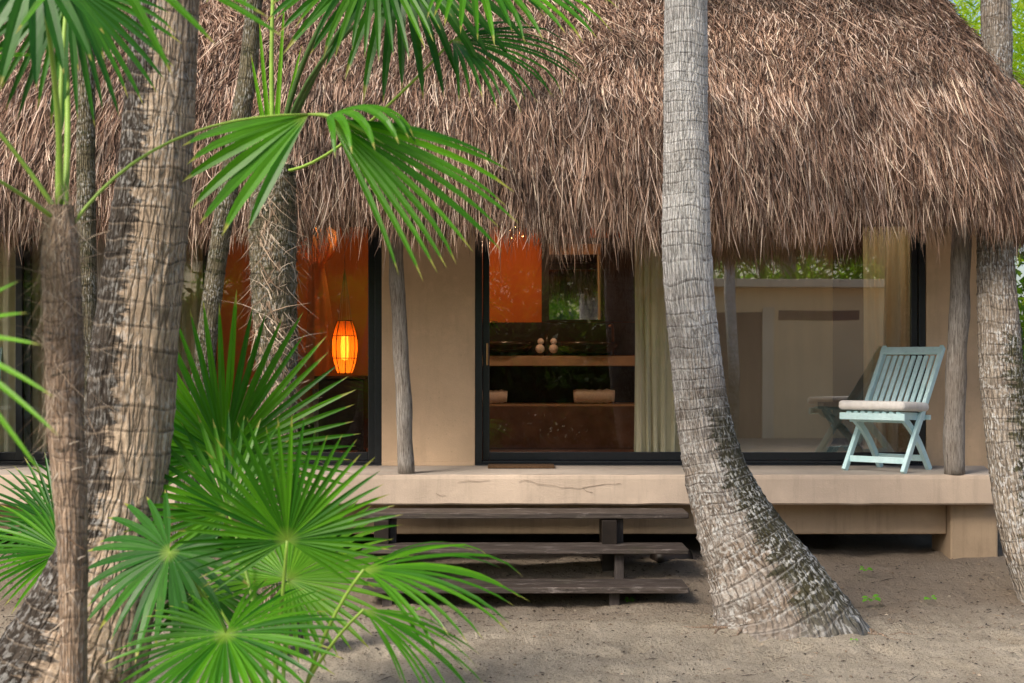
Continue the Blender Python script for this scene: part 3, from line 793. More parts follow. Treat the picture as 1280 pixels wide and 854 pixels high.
# towel folded like a little figure with a dark bottle
m = MB()
for px, py, r in ((675, 436, .042), (692, 436, .042), (676, 427, .03), (692, 427, .03)):
    c = P(px, py, 13.06); m.tube([c+Vector((0, 0, r*math.sin(t))) for t in np.linspace(-1.4, 1.4, 9)], [r*math.cos(t) for t in np.linspace(-1.4, 1.4, 9)], 12)
tag(m.build('folded_towel', 'towel', None, True), 'small pale towel folded into a rounded figure on the counter', 'towel')
m = MB(); c = P(684, 445, 13.12); m.lathe(c, [(.0, .001), (.035, .002), (.036, .13), (.02, .16), (.014, .2), (0, .2)], 16)
tag(m.build('bottle', 'ceramic', None, True), 'dark bottle behind the folded towel on the vanity counter', 'bottle')
# beaded pendant with small bulbs in the bathroom
pc = thing('pendant_light', P(648, 300, 12.3), 'beaded golden pendant lamp glinting under the eave in the bathroom', 'lamp')
c0 = P(645, 284, 12.3)
m = MB(); m.tube([c0+Vector((0, 0, .05)), (c0.x, c0.y, HT+.29)], .004, 6); m.build('cord', 'blackwood', pc)
m = MB(); bm_ = MB()
for i in range(28):
    m = MB(); a = random.uniform(0, 6.28); r = random.uniform(.02, .16); p = c0+Vector((r*math.cos(a), r*math.sin(a), random.uniform(-.10, .18)))
    m.tube([p, p+Vector((.004, 0, -.012)), p+Vector((0, .0, -.024))], [.004, .009, .002], 6); m.build('bead', 'metal', pc, True)
bm_.lathe(c0, [(0, -.008), (.007, -.004), (.008, .004), (.004, .01), (0, .012)], 12); bm_.build('bulb', 'bulb', pc, True)
def plight(name, loc, e, r=.05, col=(1, .48, .16)):
    l = bpy.data.lights.new(name, 'POINT'); l.energy = e; l.shadow_soft_size = r; l.color = col
    o = bpy.data.objects.new(name, l); COL.objects.link(o); o.location = loc; return o
plight('pendant_glow', c0+Vector((0, 0, -.12)), 11, .05, (1, .62, .36))

# bedroom: lantern, table, bed with net
YL = 11.75
c = P(431, 434, YL); r_ = 16/F*YL; hh = 33/F*YL
la = thing('hanging_lantern', c, 'glowing amber barrel shaped lantern hanging behind the left glass door', 'lantern')
pr = [(r_*(1-.45*t*t), hh*t) for t in np.linspace(-1, 1, 15)]
MB().lathe(c, pr, 40).build('lamp_shade', 'shade', la, True)
m = MB()
for t in (-1, -.42, .42, 1):
    rr = r_*(1-.45*t*t)+.003; m.tube([c+Vector((rr*math.cos(q_), rr*math.sin(q_), hh*t)) for q_ in np.linspace(0, 2*math.pi, 33)], .0035, 5, False)
for j in range(8):
    q_ = j*math.pi/4+.2; m.tube([c+Vector(((r_*(1-.45*t*t)+.003)*math.cos(q_), (r_*(1-.45*t*t)+.003)*math.sin(q_), hh*t)) for t in np.linspace(-1, 1, 11)], .004, 5)
m.build('cage', 'blackwood', la)
m = MB(); top = c+Vector((0, 0, hh+.44))
for j in range(14):
    q_ = j*2*math.pi/14; m.tube([c+Vector((r_*.55*math.cos(q_), r_*.55*math.sin(q_), hh)), top], .0012, 4)
m.tube([top, (top.x, top.y, HT+.29)], .003, 5); m.build('hanging_strings', 'fibre', la)
MB().lathe(c, [(0, -.11), (.028, -.10), (.034, 0), (.028, .09), (0, .10)], 14).build('bulb', 'lamp_bulb', la, True)
plight('lantern_glow', c+Vector((0, 0, -.16)), .6, .03)
# low-watt room glow of the same warm lamps deeper inside
cl_ = thing('ceiling_lamp', (X(420, 12.1), 12.1, HT+.29), 'small warm ceiling lamp above the bedside cabinet, hidden by the eave', 'lamp')
c2 = Vector((X(420, 12.1), 12.1, HT+.20))
MB().lathe(c2, [(.02, .089), (.03, .05), (.08, .0), (.075, -.004), (.02, .04)], 20).build('lamp_shade', 'blackwood', cl_, True)
MB().lathe(c2, [(0, -.035), (.025, -.02), (.028, .0), (.012, .03), (0, .032)], 12).build('bulb', 'bulb', cl_, True)
plight('ceiling_glow', c2+Vector((0, 0, -.10)), 15, .05)
cl3 = copy_tree(cl_); cl3['label'] = 'small warm ceiling lamp in the sitting room behind the right curtain'; cl3.location = (2.9, 11.75, HT+.29)
cl_['group'] = cl3['group'] = 'warm ceiling lamps in the rooms'
plight('sitting_room_glow', (2.9, 11.75, HT+.10), 9, .05, (1, .78, .52))
tb = thing('bedside_cabinet', P(425, 520, 12.05), 'dark wooden cabinet standing under the amber lantern', 'cabinet')
xa, xb_ = X(398, 12.0), X(455, 12.0)
MB().box((xa, 12.0, DZ+.05), (xb_, 12.4, Z(474, 12))).build('cabinet_body', 'blackwood', tb, False, .004)
MB().box((xa-.03, 11.96, Z(474, 12)+.001), (xb_+.03, 12.44, Z(470, 12))).build('cabinet_top', 'blackwood', tb, False, .004)
for a in (xa+.02, xb_-.06):
    for b in (12.02, 12.34): MB().box((a, b, DZ), (a+.04, b+.04, DZ+.049)).build('foot', 'blackwood', tb)
bd = thing('canopy_bed', P(300, 560, 12.9), 'canopy bed with rough timber post and gathered net in the left room', 'bed')
for px, Y in ((398, 12.35), (398, 14.1), (120, 12.35), (120, 14.1)):
    m = MB(); m.tube([(X(px, 12.35)+.02*math.sin(k*1.3), Y, DZ+k*.22) for k in range(10 if Y < 13 else 4)], .06, 12, True, 1, .1); m.build('bed_post', 'post', bd, True)
MB().box((X(125, 12.35), 12.42, DZ+.25), (X(392, 12.35), 14.08, DZ+.5)).build('mattress', 'bed', bd, False, .05)
MB().box((X(123, 12.35), 12.38, DZ+.12), (X(394, 12.35), 14.1, DZ+.249)).build('bed_frame', 'blackwood', bd, False, .01)
m = MB()    # net gathered at the post, bulging above its tie then hanging
vs = []; fs = []; nz = 30; na_ = 40
for j in range(nz):
    t = j/(nz-1); zz = Z(282, 12.2)+.15-(t*1.55)
    if t < .28: rad = .05+.10*math.sin(math.pi*min(t/.28, 1)*.85)
    else: rad = .045+.10*(t-.28)**.8
    for i in range(na_):
        q_ = 2*math.pi*i/na_; rr = rad*(1+.18*math.sin(q_*7+t*3))
        vs.append((X(391+13*t, 12.2)+rr*math.cos(q_)*1.1, 12.22+rr*math.sin(q_), zz))
for j in range(nz-1):
    for i in range(na_): fs.append((j*na_+i, j*na_+(i+1) % na_, (j+1)*na_+(i+1) % na_, (j+1)*na_+i))
m.add(vs, fs); m.build('bed_net', 'net', bd, True)
m = MB(); m.lathe(P(372, 500, 12.5), [(0, .42), (.12, .4), (.2, .3), (.24, .1), (.26, 0)], 20); m.build('pillow', 'net', bd, True)
# small folding table inside by the curtain
ft = thing('side_table', P(1058, 560, 11.2), 'small dark folding side table behind the glass near the chair', 'table')
MB().box((X(1026, 11.15), 11.05, Z(512, 11.1)), (X(1082, 11.15), 11.27, Z(503, 11.1))).build('table_top', 'blackwood', ft, False, .004)
m = MB()
for yy in (11.08, 11.24):
    m.beam((X(1034, 11.1), yy, Z(512, 11.1)-.002), (X(1074, 11.1), yy, DZ+.001), (0, 1, 0), .02, .03); m.beam((X(1074, 11.1), yy+.022, Z(512, 11.1)-.002), (X(1034, 11.1), yy+.022, DZ+.001), (0, 1, 0), .02, .03)
m.build('table_legs', 'blackwood', ft)

# ------------------------------------------------------------------ palms
def smooth_interp(z, zk, vk, k=9):
    v = np.interp(z, zk, vk)
    pad = np.r_[np.full(k, v[0]), v, np.full(k, v[-1])]
    pad[:k] = v[0]+(v[0]-v[1])*np.arange(k, 0, -1); pad[-k:] = v[-1]+(v[-1]-v[-2])*np.arange(1, k+1)
    return np.convolve(pad, np.ones(2*k+1)/(2*k+1), 'valid')
def trunk(parent, keys, mat, ring=.075, ringamp=.03, dz=.012, na=72, depth=1.0, ztop=7.0, tilt=0.0, seed=0, lumps=.03, name='trunk', rough=.02, flare_y=1.0):
    """keys: (py, px_left, px_right, Y). Rings are scars stepped outward at their upper edge."""
    K = []
    for py, a, b, Y in keys: K.append((Z(py, Y), X((a+b)/2, Y), (b-a)/2/F*Y, Y))
    K.sort(); K = np.array(K)
    if ztop > K[-1, 0]:
        d = (K[-1]-K[-2])/(K[-1, 0]-K[-2, 0]); e = K[-1]+d*(ztop-K[-1, 0]); e[2] = K[-1, 2]*.85; K = np.r_[K, [e]]
    z = np.arange(K[0, 0], K[-1, 0], dz); k = max(2, int(.05/dz))
    cx = smooth_interp(z, K[:, 0], K[:, 1], k*2); r = smooth_interp(z, K[:, 0], K[:, 2], k*2); cy = smooth_interp(z, K[:, 0], K[:, 3], k*2)
    th = np.linspace(0, 2*np.pi, na, endpoint=False)
    Zg, T = np.meshgrid(z, th, indexing='ij'); R = np.repeat(r[:, None], na, 1)
    ct, sn = np.cos(T), np.sin(T)
    # ring phase wanders with height and round the stem; rings tilt with the lean
    slope = np.gradient(cx, z)[:, None]
    zz = Zg+slope*R*ct*.85+.020*(vnoise(ct*1.5+5, sn*1.5+5, Zg*2.5, seed)-.5)*2+.05*np.sin(z*3.1+seed)[:, None]
    rph = zz/ring+.5*vnoise(0, 0, Zg*5, seed+9)+1.6*vnoise(0, 0, Zg*1.7, seed+19)+.25*vnoise(ct*1.2+7, sn*1.2+7, Zg*4, seed+29)
    ph = rph % 1.0
    amp = .55+.9*vnoise(ct*2+9, sn*2, Zg*6, seed+4)
    R = R*(1+ringamp*(ph**3-.35)*amp)
    R = R*(1+lumps*2*(vnoise(ct*1.6+3, sn*1.6+3, Zg*3, seed+2)-.5)+rough*(vnoise(ct*14+3, sn*14+3, Zg*22, seed+3)-.5)*2+rough*1.3*(vnoise(ct*20+40, sn*20+40, Zg*7, seed+6)-.5)*2)
    ry = depth*(np.minimum(r, r[-1]*1.0+ (r-r[-1])*flare_y))/r
    V = np.stack([cx[:, None]+R*ct, cy[:, None]+R*sn*ry[:, None], Zg+0*R], -1).reshape(-1, 3)
    nz = len(z); ii = np.arange(nz*na).reshape(nz, na); jj = np.roll(ii, -1, 1)
    F_ = np.stack([ii[:-1], jj[:-1], jj[1:], ii[1:]], -1).reshape(-1, 4)
    o = np_mesh(name, V, F_, mat, parent, smooth=True)
    al = np.cumsum(np.r_[0, np.hypot(np.diff(cx), np.diff(z))]); zc = al[:, None]+(zz-Zg)*1.0
    rn = float(np.median(r)); B = np.stack([ct*rn+0*zc, sn*rn+0*zc, zc], -1).reshape(-1, 3)
    at_ = o.data.attributes.new('bark', 'FLOAT_VECTOR', 'POINT'); at_.data.foreach_set('vector', B.astype(np.float32).ravel())
    rg = o.data.attributes.new('ring', 'FLOAT', 'POINT'); rg.data.foreach_set('value', (rph+0*R).astype(np.float32).ravel())
    return o, (cx[-1], cy[-1], z[-1], r[-1])

def blade_strip(m, p0, d0, nrm, L, wfun, droop, nseg=7, fold=.30, v=0.5, twist=0.0):
    d = Vector(d0).normalized(); n = Vector(nrm); p = Vector(p0); ds = L/nseg; vs = []; uv = []
    for i in range(nseg+1):
        s = i/nseg; sd_ = d.cross(n)
        if sd_.length < 1e-4: sd_ = Vector((1, 0, 0))
        sd_.normalize(); nn_ = sd_.cross(d).normalized(); hw = max(wfun(s), .0003)/2
        if twist: sd_ = (sd_*math.cos(twist*s)+nn_*math.sin(twist*s)).normalized(); nn_ = sd_.cross(d).normalized()
        vs += [p-sd_*hw+nn_*hw*fold, p.copy(), p+sd_*hw+nn_*hw*fold]; uv += [(s, v-.02), (s, v), (s, v+.02)]
        g_ = droop(s)*ds/L
        d = (d+Vector((0, 0, -1))*g_).normalized(); p = p+d*ds
    fs = []
    for i in range(nseg): b = i*3; fs += [(b, b+1, b+4, b+3), (b+1, b+2, b+5, b+4)]
    m.add(vs, fs, uv)

def fan_leaf(parent, hub, axis, normal, R, spread=300, n=44, droop=.5, fused=.42, cup=.12, mat='leaf', base=None, seed=0, sag=0.0, pet_r=.006, petmat='petiole', tipdroop=1.2, tipsplit=True, ctrl=None, short=.3):
    rnd = random.Random(seed*77+5); m = MB()
    hub = Vector(hub); ax = Vector(axis).normalized(); nr = Vector(normal); nr = (nr-ax*nr.dot(ax)).normalized(); sd_ = nr.cross(ax)
    sp = math.radians(spread); da = sp/n
    for i in range(n):
        f = (i+.5)/n*2-1; a = f*sp/2+rnd.uniform(-.1, .1)*da
        d = ax*math.cos(a)+sd_*math.sin(a)+nr*(cup+rnd.uniform(-.03, .03))
        L = R*(1-short*abs(f)**2.2)*rnd.uniform(.90, 1.05)
        wmax = 2*L*fused*math.tan(da/2)*1.04
        def wf(s, wmax=wmax):
            if s < fused: return wmax*s/fused
            t = (s-fused)/(1-fused); return wmax*(1-t)**.62*(1+.25*t)
        dr = rnd.uniform(.8, 1.25)*droop; td = tipdroop*rnd.uniform(.4, 1.5)
        kink = rnd.random() < .10
        def df(s, dr=dr, td=td, kink=kink): return dr*(.35+1.0*s)+droop*td*max(0, s-.55)*2+(2.5*droop if kink and s > .65 else 0)
        blade_strip(m, hub, d, nr, L, wf, df, 8, .35, rnd.random(), rnd.uniform(-.25, .25))
    fr = m.build('frond', mat, parent, False)
    if base is not None:
        base = Vector(base); pts = []
        c1 = Vector(ctrl) if ctrl is not None else (base+hub)/2+Vector((0, 0, (hub-base).length*.12))
        for i in range(13):
            t = i/12; pts.append(base*(1-t)**2+c1*2*t*(1-t)+hub*t*t)
        MB().tube(pts, [pet_r*(1.5-.6*i/12) for i in range(13)], 7, True, .7).build('petiole', petmat, fr, True)
    return fr

def fibres(parent, keys, n, mat='fibre', name='fibre', Lr=(.06, .2), seed=1, up=.5, out=.35, w=(.002, .006)):
    """loose fibre and old leaf-base shreds wrapped round a stem"""
    r = random.Random(seed); m = MB(); K = sorted((Z(py, Y), X((a+b)/2, Y), (b-a)/2/F*Y, Y) for py, a, b, Y in keys)
    zs = [k[0] for k in K]
    for i in range(n):
        z = r.uniform(zs[0], zs[-1]); cx = np.interp(z, zs, [k[1] for k in K]); rr = np.interp(z, zs, [k[2] for k in K]); Y = np.interp(z, zs, [k[3] for k in K])
        q_ = r.uniform(0, 2*math.pi); nrm = Vector((math.cos(q_), math.sin(q_), 0)); tg = Vector((-math.sin(q_), math.cos(q_), 0))
        p = Vector((cx, Y, z))+nrm*rr*.97; d = (Vector((0, 0, 1 if r.random() < up else -1))+tg*r.gauss(0, .38)+nrm*r.uniform(0, out)).normalized()
        L = r.uniform(*Lr); ww = r.uniform(*w); wt = d.cross(nrm).normalized()*ww/2; c1, c2 = r.gauss(0, .6), r.uniform(-.7, -.1)
        pts = [p+d*L*t+tg*c1*L*t*t+nrm*c2*L*t*t*.6+Vector((0, 0, -.3*L*t*t)) for t in (0, .35, .7, 1)]
        vs = []
        for t, q2 in zip((1, 1, .8, .2), pts): vs += [q2-wt*t, q2+wt*t]
        m.add(vs, [(0, 1, 3, 2), (2, 3, 5, 4), (4, 5, 7, 6)])
    return m.build(name, mat, parent)

def crown(parent, top, n=11, L=2.6, mat='leaf_dark', seed=0):
    """feather fronds of a coconut palm, high above the frame"""
    r = random.Random(seed); m = MB(); c = Vector(top[:3])
    for k_ in range(n):
        a = k_*2.4+r.uniform(-.2, .2); el = r.uniform(-.1, 1.0); d = Vector((math.cos(a)*math.cos(el), math.sin(a)*math.cos(el), math.sin(el))); p = c.copy(); rach = []
        for i in range(14):
            rach.append((p.copy(), d.copy())); p = p+d*L/14; d = (d+Vector((0, 0, -.13))).normalized()
        m.tube([q_[0] for q_ in rach], [.02*(1-i/15) for i in range(14)], 5)
        for i in range(26):
            t = .1+.9*i/26; j = min(int(t*13), 12); fr = t*13-j; pp = rach[j][0].lerp(rach[j+1][0], fr) ; dd = rach[j][1]; s_ = dd.cross(Vector((0, 0, 1))).normalized()
            for sg in (-1, 1):
                ll = .62*math.sin(math.pi*min(.12+t*.85, 1))+.1; dl = (s_*sg+dd*.6+Vector((0, 0, -.25))).normalized()
                blade_strip(m, pp, dl, Vector((0, 0, 1)), ll, lambda s: .035*(1-s)**.6, lambda s: .9, 4, .3, r.random())
    return m.build('crown', mat, parent)

# middle leaning coconut palm
ky = 8.3
mk = [(-330, 836, 884, ky+.1), (0, 831, 884, ky+.1), (150, 829.5, 885, ky+.08), (300, 827.5, 888, ky+.05), (360, 829, 892, ky+.04), (427, 836, 899, ky), (480, 841, 906, ky), (520, 845, 913, ky), (560, 850, 923, ky), (600, 857, 943, ky),
      (640, 865, 969, ky), (680, 874, 1003, ky), (720, 887, 1037, ky), (760, 892, 1070, ky), (790, 897, 1088, ky), (812, 880, 1105, ky)]
t = thing('coconut_palm', (X(990, ky), ky, 0), 'pale leaning coconut palm with flared foot in front of the porch steps', 'palm tree', 'coconut palms around the house')
_, top = trunk(t, mk, 'bark_mid', ring=.068, ringamp=.032, ztop=7.5, seed=3, flare_y=.62, lumps=.02)
crown(t, top, seed=3)
# thin surface roots at its foot
m = MB(); rr = random.Random(4)
for i in range(16):
    a = math.pi*(1+i/15)+rr.uniform(-.1, .1)-.1; c = Vector((X(990, ky), ky, 0)); p0 = c+Vector((math.cos(a)*.40, math.sin(a)*.24, .03))
    L = rr.uniform(.12, .38) if i < 5 or i > 12 else rr.uniform(.04, .12)
    pts = []
    for k_ in range(7):
        s = k_/6; x = p0.x+math.cos(a)*L*s+.03*math.sin(s*5+i); y = p0.y+math.sin(a)*L*s*.6+.02*math.sin(s*7+i*2); pts.append((x, y, float(gh(x, y))+.012*(1-s)-.004))
    m = MB(); m.tube(pts, [rr.uniform(.006, .014)*(1.1-s_/6) for s_ in range(7)], 6, True, 1, .2); m.build('root', 'bark_fan', t, True)

# right coconut palm growing through the eave
rk = [(-380, 1219, 1254, 11.0), (0, 1226, 1263, 10.45), (60, 1228, 1265, 10.4), (140, 1226, 1264, 10.3), (260, 1222, 1264, 10.1), (330, 1222, 1267, 9.95), (400, 1223, 1273, 9.8), (470, 1225, 1280, 9.65), (560, 1233, 1290, 9.5), (640, 1244, 1306, 9.35), (700, 1257, 1328, 9.25), (745, 1271, 1352, 9.2), (790, 1285, 1380, 9.2)]
t = thing('coconut_palm', (X(1320, 9.2), 9.2, 0), 'mossy coconut palm at the right growing up through the thatched eave', 'palm tree', 'coconut palms around the house')
_, top = trunk(t, rk, 'bark_right', ring=.085, ringamp=.04, ztop=8, seed=8, flare_y=.7)
crown(t, top, seed=8)

# big left coconut palm, near
kl = 5.8
lk = [(-420, 196, 262, kl), (0, 167, 249, kl), (120, 157, 243, kl), (213, 148, 240, kl), (300, 134, 233, kl), (370, 124, 227, kl), (430, 114, 222, kl), (520, 108, 217, kl), (600, 101, 209, kl), (660, 84, 203, kl), (720, 53, 197, kl), (780, 14, 190, kl), (854, -35, 182, kl), (950, -90, 178, kl)]
t = thing('coconut_palm', (X(80, kl), kl, 0), 'thick brown coconut palm with black stains nearest on the left', 'palm tree', 'coconut palms around the house')
_, top = trunk(t, lk, 'bark_left', ring=.088, ringamp=.03, ztop=6.5, seed=5, na=110, dz=.010, lumps=.015, flare_y=.6)
crown(t, top, seed=5)

# slim background trunks
t = thing('slim_tree', (X(108, 8.4), 8.4, 0), 'slim straight mossy trunk just left of the thick brown palm', 'tree')
trunk(t, [(-250, 96, 118, 8.4), (0, 96, 118, 8.4), (200, 96, 119, 8.4), (450, 97, 122, 8.4), (600, 97, 124, 8.4), (800, 95, 128, 8.4)], 'bark_thin', ring=.11, ringamp=.03, ztop=5.5, seed=11, na=32)
t = thing('leaning_tree', (X(222, 8.9), 8.9, 0), 'slim lichen spotted trunk leaning right in front of the left door', 'tree')
trunk(t, [(-200, 322, 342, 8.9), (0, 308, 328, 8.9), (100, 297, 321, 8.9), (240, 272, 297, 8.9), (330, 259, 283, 8.9), (420, 246, 272, 8.9), (600, 222, 250, 8.9), (770, 205, 238, 8.9)], 'bark_thin', ring=.14, ringamp=.04, ztop=5.5, seed=12, na=32, lumps=.06)

# ---- fan palms
# (A) hairy stem at left edge, near camera
ya = 4.7
ak = [(255, 60, 90, ya), (275, 56, 94, ya), (300, 52, 99, ya), (350, 53, 101, ya), (400, 57, 102, ya), (450, 58, 104, ya), (520, 60, 104, ya), (600, 66, 108, ya), (700, 73, 109, ya), (860, 76, 108, ya), (1050, 72, 114, ya)]
fa = thing('fan_palm', (X(92, ya), ya, 0), 'slender fan palm with hairy brown stem at the left edge', 'palm', 'fan palms')
trunk(fa, ak, 'bark_fan', ring=.085, ringamp=.02, dz=.008, na=44, ztop=0, seed=14, lumps=.05, rough=.04)
fibres(fa, ak[:7], 1500, seed=2, Lr=(.04, .15), w=(.0008, .003), out=.22)
fibres(fa, ak[5:], 700, name='fibre', seed=3, Lr=(.02, .06), w=(.003, .008), out=.15)
ba = P(74, 270, ya)
# petioles going up out of frame with fans high up
fan_leaf(fa, P(45, -50, 4.5), (-.3, -.2, -.9), (.3, -1, .3), .44, 150, 10, .4, base=ba, ctrl=P(80, 120, 4.6), seed=1, mat='leaf_dark', pet_r=.008)
fan_leaf(fa, P(72, -45, 5.2), (.30, .1, -.85), (.2, -1, .3), .44, 80, 9, .35, base=ba+Vector((.01, .02, 0)), ctrl=P(92, 100, 4.9), seed=2, mat='leaf_dark', pet_r=.008)
fan_leaf(fa, P(85, -20, 4.9), (-.1, .1, -.9), (.2, -1, .2), .5, 200, 30, .4, base=ba+Vector((-.01, .02, 0)), ctrl=P(72, 120, 4.75), seed=3, mat='leaf_dark', pet_r=.007)
fan_leaf(fa, P(-60, 100, 4.6), (-.8, 0, .1), (.2, -.6, .8), .5, 240, 34, .6, base=ba, ctrl=P(25, 190, 4.65), seed=4, pet_r=.009)
fan_leaf(fa, P(-50, 200, 4.4), (-.8, -.1, -.3), (.1, -.7, .7), .45, 220, 34, .6, base=ba+Vector((0, -.02, -.02)), ctrl=P(22, 235, 4.55), seed=5, pet_r=.007)
# long arching petiole to the drooping fan in the upper middle
hub = P(386, 143, 4.9)
frt = fan_leaf(fa, hub, (-.76, -.1, -.50), (.05, -1, .35), .52, 66, 7, .30, base=P(88, 285, ya), ctrl=P(185, 142, 4.8), seed=7, pet_r=.006, fused=.52, cup=.0, short=.1)
MB().tube([hub, P(405, 144, 4.87), P(435, 152, 4.83), P(480, 180, 4.80)], [.008, .016, .015, .003], 7, True, .5).build('rib', 'petiole', frt, True)
fan_leaf(fa, P(412, 149, 4.86), (.84, -.12, -.50), (.05, -1, .40), .72, 66, 13, .42, seed=8, fused=.42, cup=.0, short=.12)
fan_leaf(fa, P(408, 146, 4.85), (.72, -.35, .30), (.0, -.35, .95), .40, 120, 9, 1.9, seed=9, fused=.4, cup=.0, short=.4)

# (B) hairy trunk in front of left door
yb = 7.6
bk = [(205, 322, 368, yb), (230, 314, 368, yb), (280, 312, 369, yb), (330, 313, 369, yb), (380, 316, 370, yb), (430, 320, 370, yb), (500, 324, 371, yb), (600, 328, 374, yb), (800, 326, 380, yb)]
fb = thing('fan_palm', (X(350, yb), yb, 0), 'fan palm with thick shaggy grey trunk in front of the lantern door', 'palm', 'fan palms')
trunk(fb, bk, 'bark_thin', ring=.06, ringamp=.06, dz=.012, na=44, ztop=0, seed=17, lumps=.08, rough=.05)
fibres(fb, bk, 3800, seed=5, Lr=(.05, .17), w=(.0015, .008), up=.3, out=.18)
tb_ = P(343, 212, yb)
fan_leaf(fb, P(500, -65, 7.0), (.1, -.2, -.9), (.1, -.9, .5), .86, 280, 34, .5, base=tb_, ctrl=P(395, 60, 7.3), seed=11, mat='leaf_dark', petmat='petiole_dark', pet_r=.013)
fan_leaf(fb, P(566, 50, 7.0), (.80, -.1, -.15), (.1, -.6, .8), .70, 150, 24, .85, fused=.4, base=tb_, ctrl=P(400, 230, 7.4), seed=12, mat='leaf_dark', pet_r=.009)
fan_leaf(fb, P(585, -45, 6.4), (.8, -.1, -.2), (0, -.6, .8), .76, 210, 28, .7, base=tb_, ctrl=P(385, 20, 7.2), seed=13, mat='leaf', petmat='petiole_dark', pet_r=.011)
fan_leaf(fb, P(470, -60, 6.6), (-.1, -.3, -.8), (0, -.9, .4), .62, 240, 32, .45, base=tb_, ctrl=P(375, 30, 7.4), seed=14, mat='leaf', petmat='petiole_dark', pet_r=.011)
fan_leaf(fb, P(345, -70, 7.6), (-.2, 0, .8), (0, -1, .3), .6, 280, 36, .4, base=tb_, ctrl=P(335, 70, 7.6), seed=15, mat='leaf_light', petmat='petiole', pet_r=.010)
for i, (px, py) in enumerate(((325, 30), (356, 10), (318, 70), (372, 60))):
    m = MB(); e = P(px, py, 7.5); m2 = (tb_+e)/2+Vector((0, 0, .05))
    blade_strip(m, tb_+Vector((0, -.03, -.05)), (e-tb_).normalized(), (0, -1, .1), (e-tb_).length*1.1, lambda s: .035*(1-s)**.5, lambda s: .12*(i-1.5), 8, .4, .5); m.build('young_blade', 'leaf_light', fb)

# near overhanging fan, top left (out of frame hub)
fo = thing('fan_palm', (X(-160, 3.4), 3.4, 0), 'nearby fan palm whose blurred yellow green blades poke in from the left edge', 'palm', 'fan palms')
trunk(fo, [(380, -260, -200, 3.4), (700, -260, -200, 3.4), (1290, -265, -195, 3.4)], 'bark_fan', ring=.05, dz=.02, na=28, ztop=0, seed=19)
bo = P(-230, 385, 3.4)
def near_blades(name, hubpx, targets, Yh, mat, parent, width=.02):
    m = MB(); h = P(*hubpx, Yh)
    for (px, py, Yt) in targets:
        e = P(px, py, Yt); L = (e-h).length; blade_strip(m, h, (e-h).normalized()+Vector((0, 0, .12)), (0, -.8, .5), L*1.02, lambda s: width*min(1, s*3+.2)*(1-s)**.55, lambda s: .25, 8, .3, .5)
    return m.build(name, mat, parent)
f1 = near_blades('frond', (-90, 420), [(32, 388, 3.0), (50, 428, 3.0), (66, 492, 2.95), (72, 540, 2.95), (52, 590, 3), (-10, 640, 3), (20, 350, 3.1), (-30, 300, 3.1)], 3.1, 'leaf_light', fo)
MB().tube([bo, P(-150, 380, 3.2), P(-90, 420, 3.1)], [.009, .008, .006], 7).build('petiole', 'petiole', f1, True)
# near frond across the top
f2 = near_blades('frond', (120, -75), [(356, 44, 4.0), (335, 18, 4.0), (268, 52, 4.0), (214, 90, 4), (310, -12, 4), (20, 40, 4)], 4.0, 'leaf', fa, .042)

# (C) low fan palm in the middle foreground
yc = 5.3
fc = thing('fan_palm', (X(345, yc), yc, 0), 'bushy low fan palm with broad bright green fans in the foreground', 'palm', 'fan palms')
bc = Vector((X(348, yc), yc, .05))
LV = [
 # hub, axis, normal, R, spread, n, droop, mat, Y
 dict(h=(359, 676, 5.05), ax=(0, -.05, 1), nr=(.05, -1, .05), R=.46, spread=250, n=42, droop=.10, mat='leaf', cup=.10, seed=21),
 dict(h=(282, 793, 4.95), ax=(.1, -.62, -.35), nr=(-.1, -.55, .85), R=.46, spread=330, n=48, droop=.35, mat='leaf', cup=.05, seed=22),
 dict(h=(280, 570, 6.2), ax=(.02, .1, 1), nr=(.1, -1, .0), R=.70, spread=240, n=42, droop=.08, mat='leaf', cup=.12, seed=23),
 dict(h=(212, 690, 5.3), ax=(-.3, -.25, -.5), nr=(-.1, -.62, .75), R=.42, spread=290, n=24, droop=.5, mat='leaf_dark', cup=.02, seed=24),
 dict(h=(360, 724, 5.7), ax=(.3, .2, .2), nr=(.05, -.65, .75), R=.50, spread=320, n=44, droop=.25, mat='leaf_light', cup=.05, seed=25),
 dict(h=(285, 640, 5.8), ax=(-.3, .1, .5), nr=(.1, -.8, .5), R=.44, spread=260, n=32, droop=.28, mat='leaf', cup=.05, seed=26),
 #dict(h=(425, 640, 6.3), ax=(.5, .2, .4), nr=(-.1, -.6, .75), R=.38, spread=240, n=26, droop=.35, mat='leaf', cup=.05, seed=27),
 #dict(h=(345, 600, 6.6), ax=(.4, .1, .6), nr=(.1, -.8, .5), R=.40, spread=260, n=30, droop=.22, mat='leaf_dark', cup=.08, seed=28),
 dict(h=(255, 735, 5.9), ax=(-.1, .0, -.4), nr=(.1, -.7, .6), R=.34, spread=260, n=26, droop=.4, mat='leaf_dark', cup=.05, seed=29),
 dict(h=(455, 712, 5.0), ax=(.97, -.1, .06), nr=(.02, -.40, .92), R=.60, spread=110, n=17, droop=.75, mat='leaf', cup=.04, seed=30, fused=.36),
 dict(h=(455, 762, 4.7), ax=(.80, -.15, -.34), nr=(.2, -.35, .9), R=.46, spread=90, n=15, droop=.75, mat='leaf', cup=.04, seed=31, fused=.36),
]
for d in LV:
    hpt = P(*d['h'])
    fan_leaf(fc, hpt, d['ax'], d['nr'], d['R'], d['spread'], d['n'], d['droop'], fused=d.get('fused', .45), cup=d['cup'], mat=d['mat'], seed=d['seed'],
             base=bc+Vector((random.uniform(-.05, .05), random.uniform(-.03, .05), 0)), pet_r=.0065, tipdroop=.6, ctrl=(bc+hpt)/2+Vector(((hpt.x-bc.x)*-.15, 0, .1)))
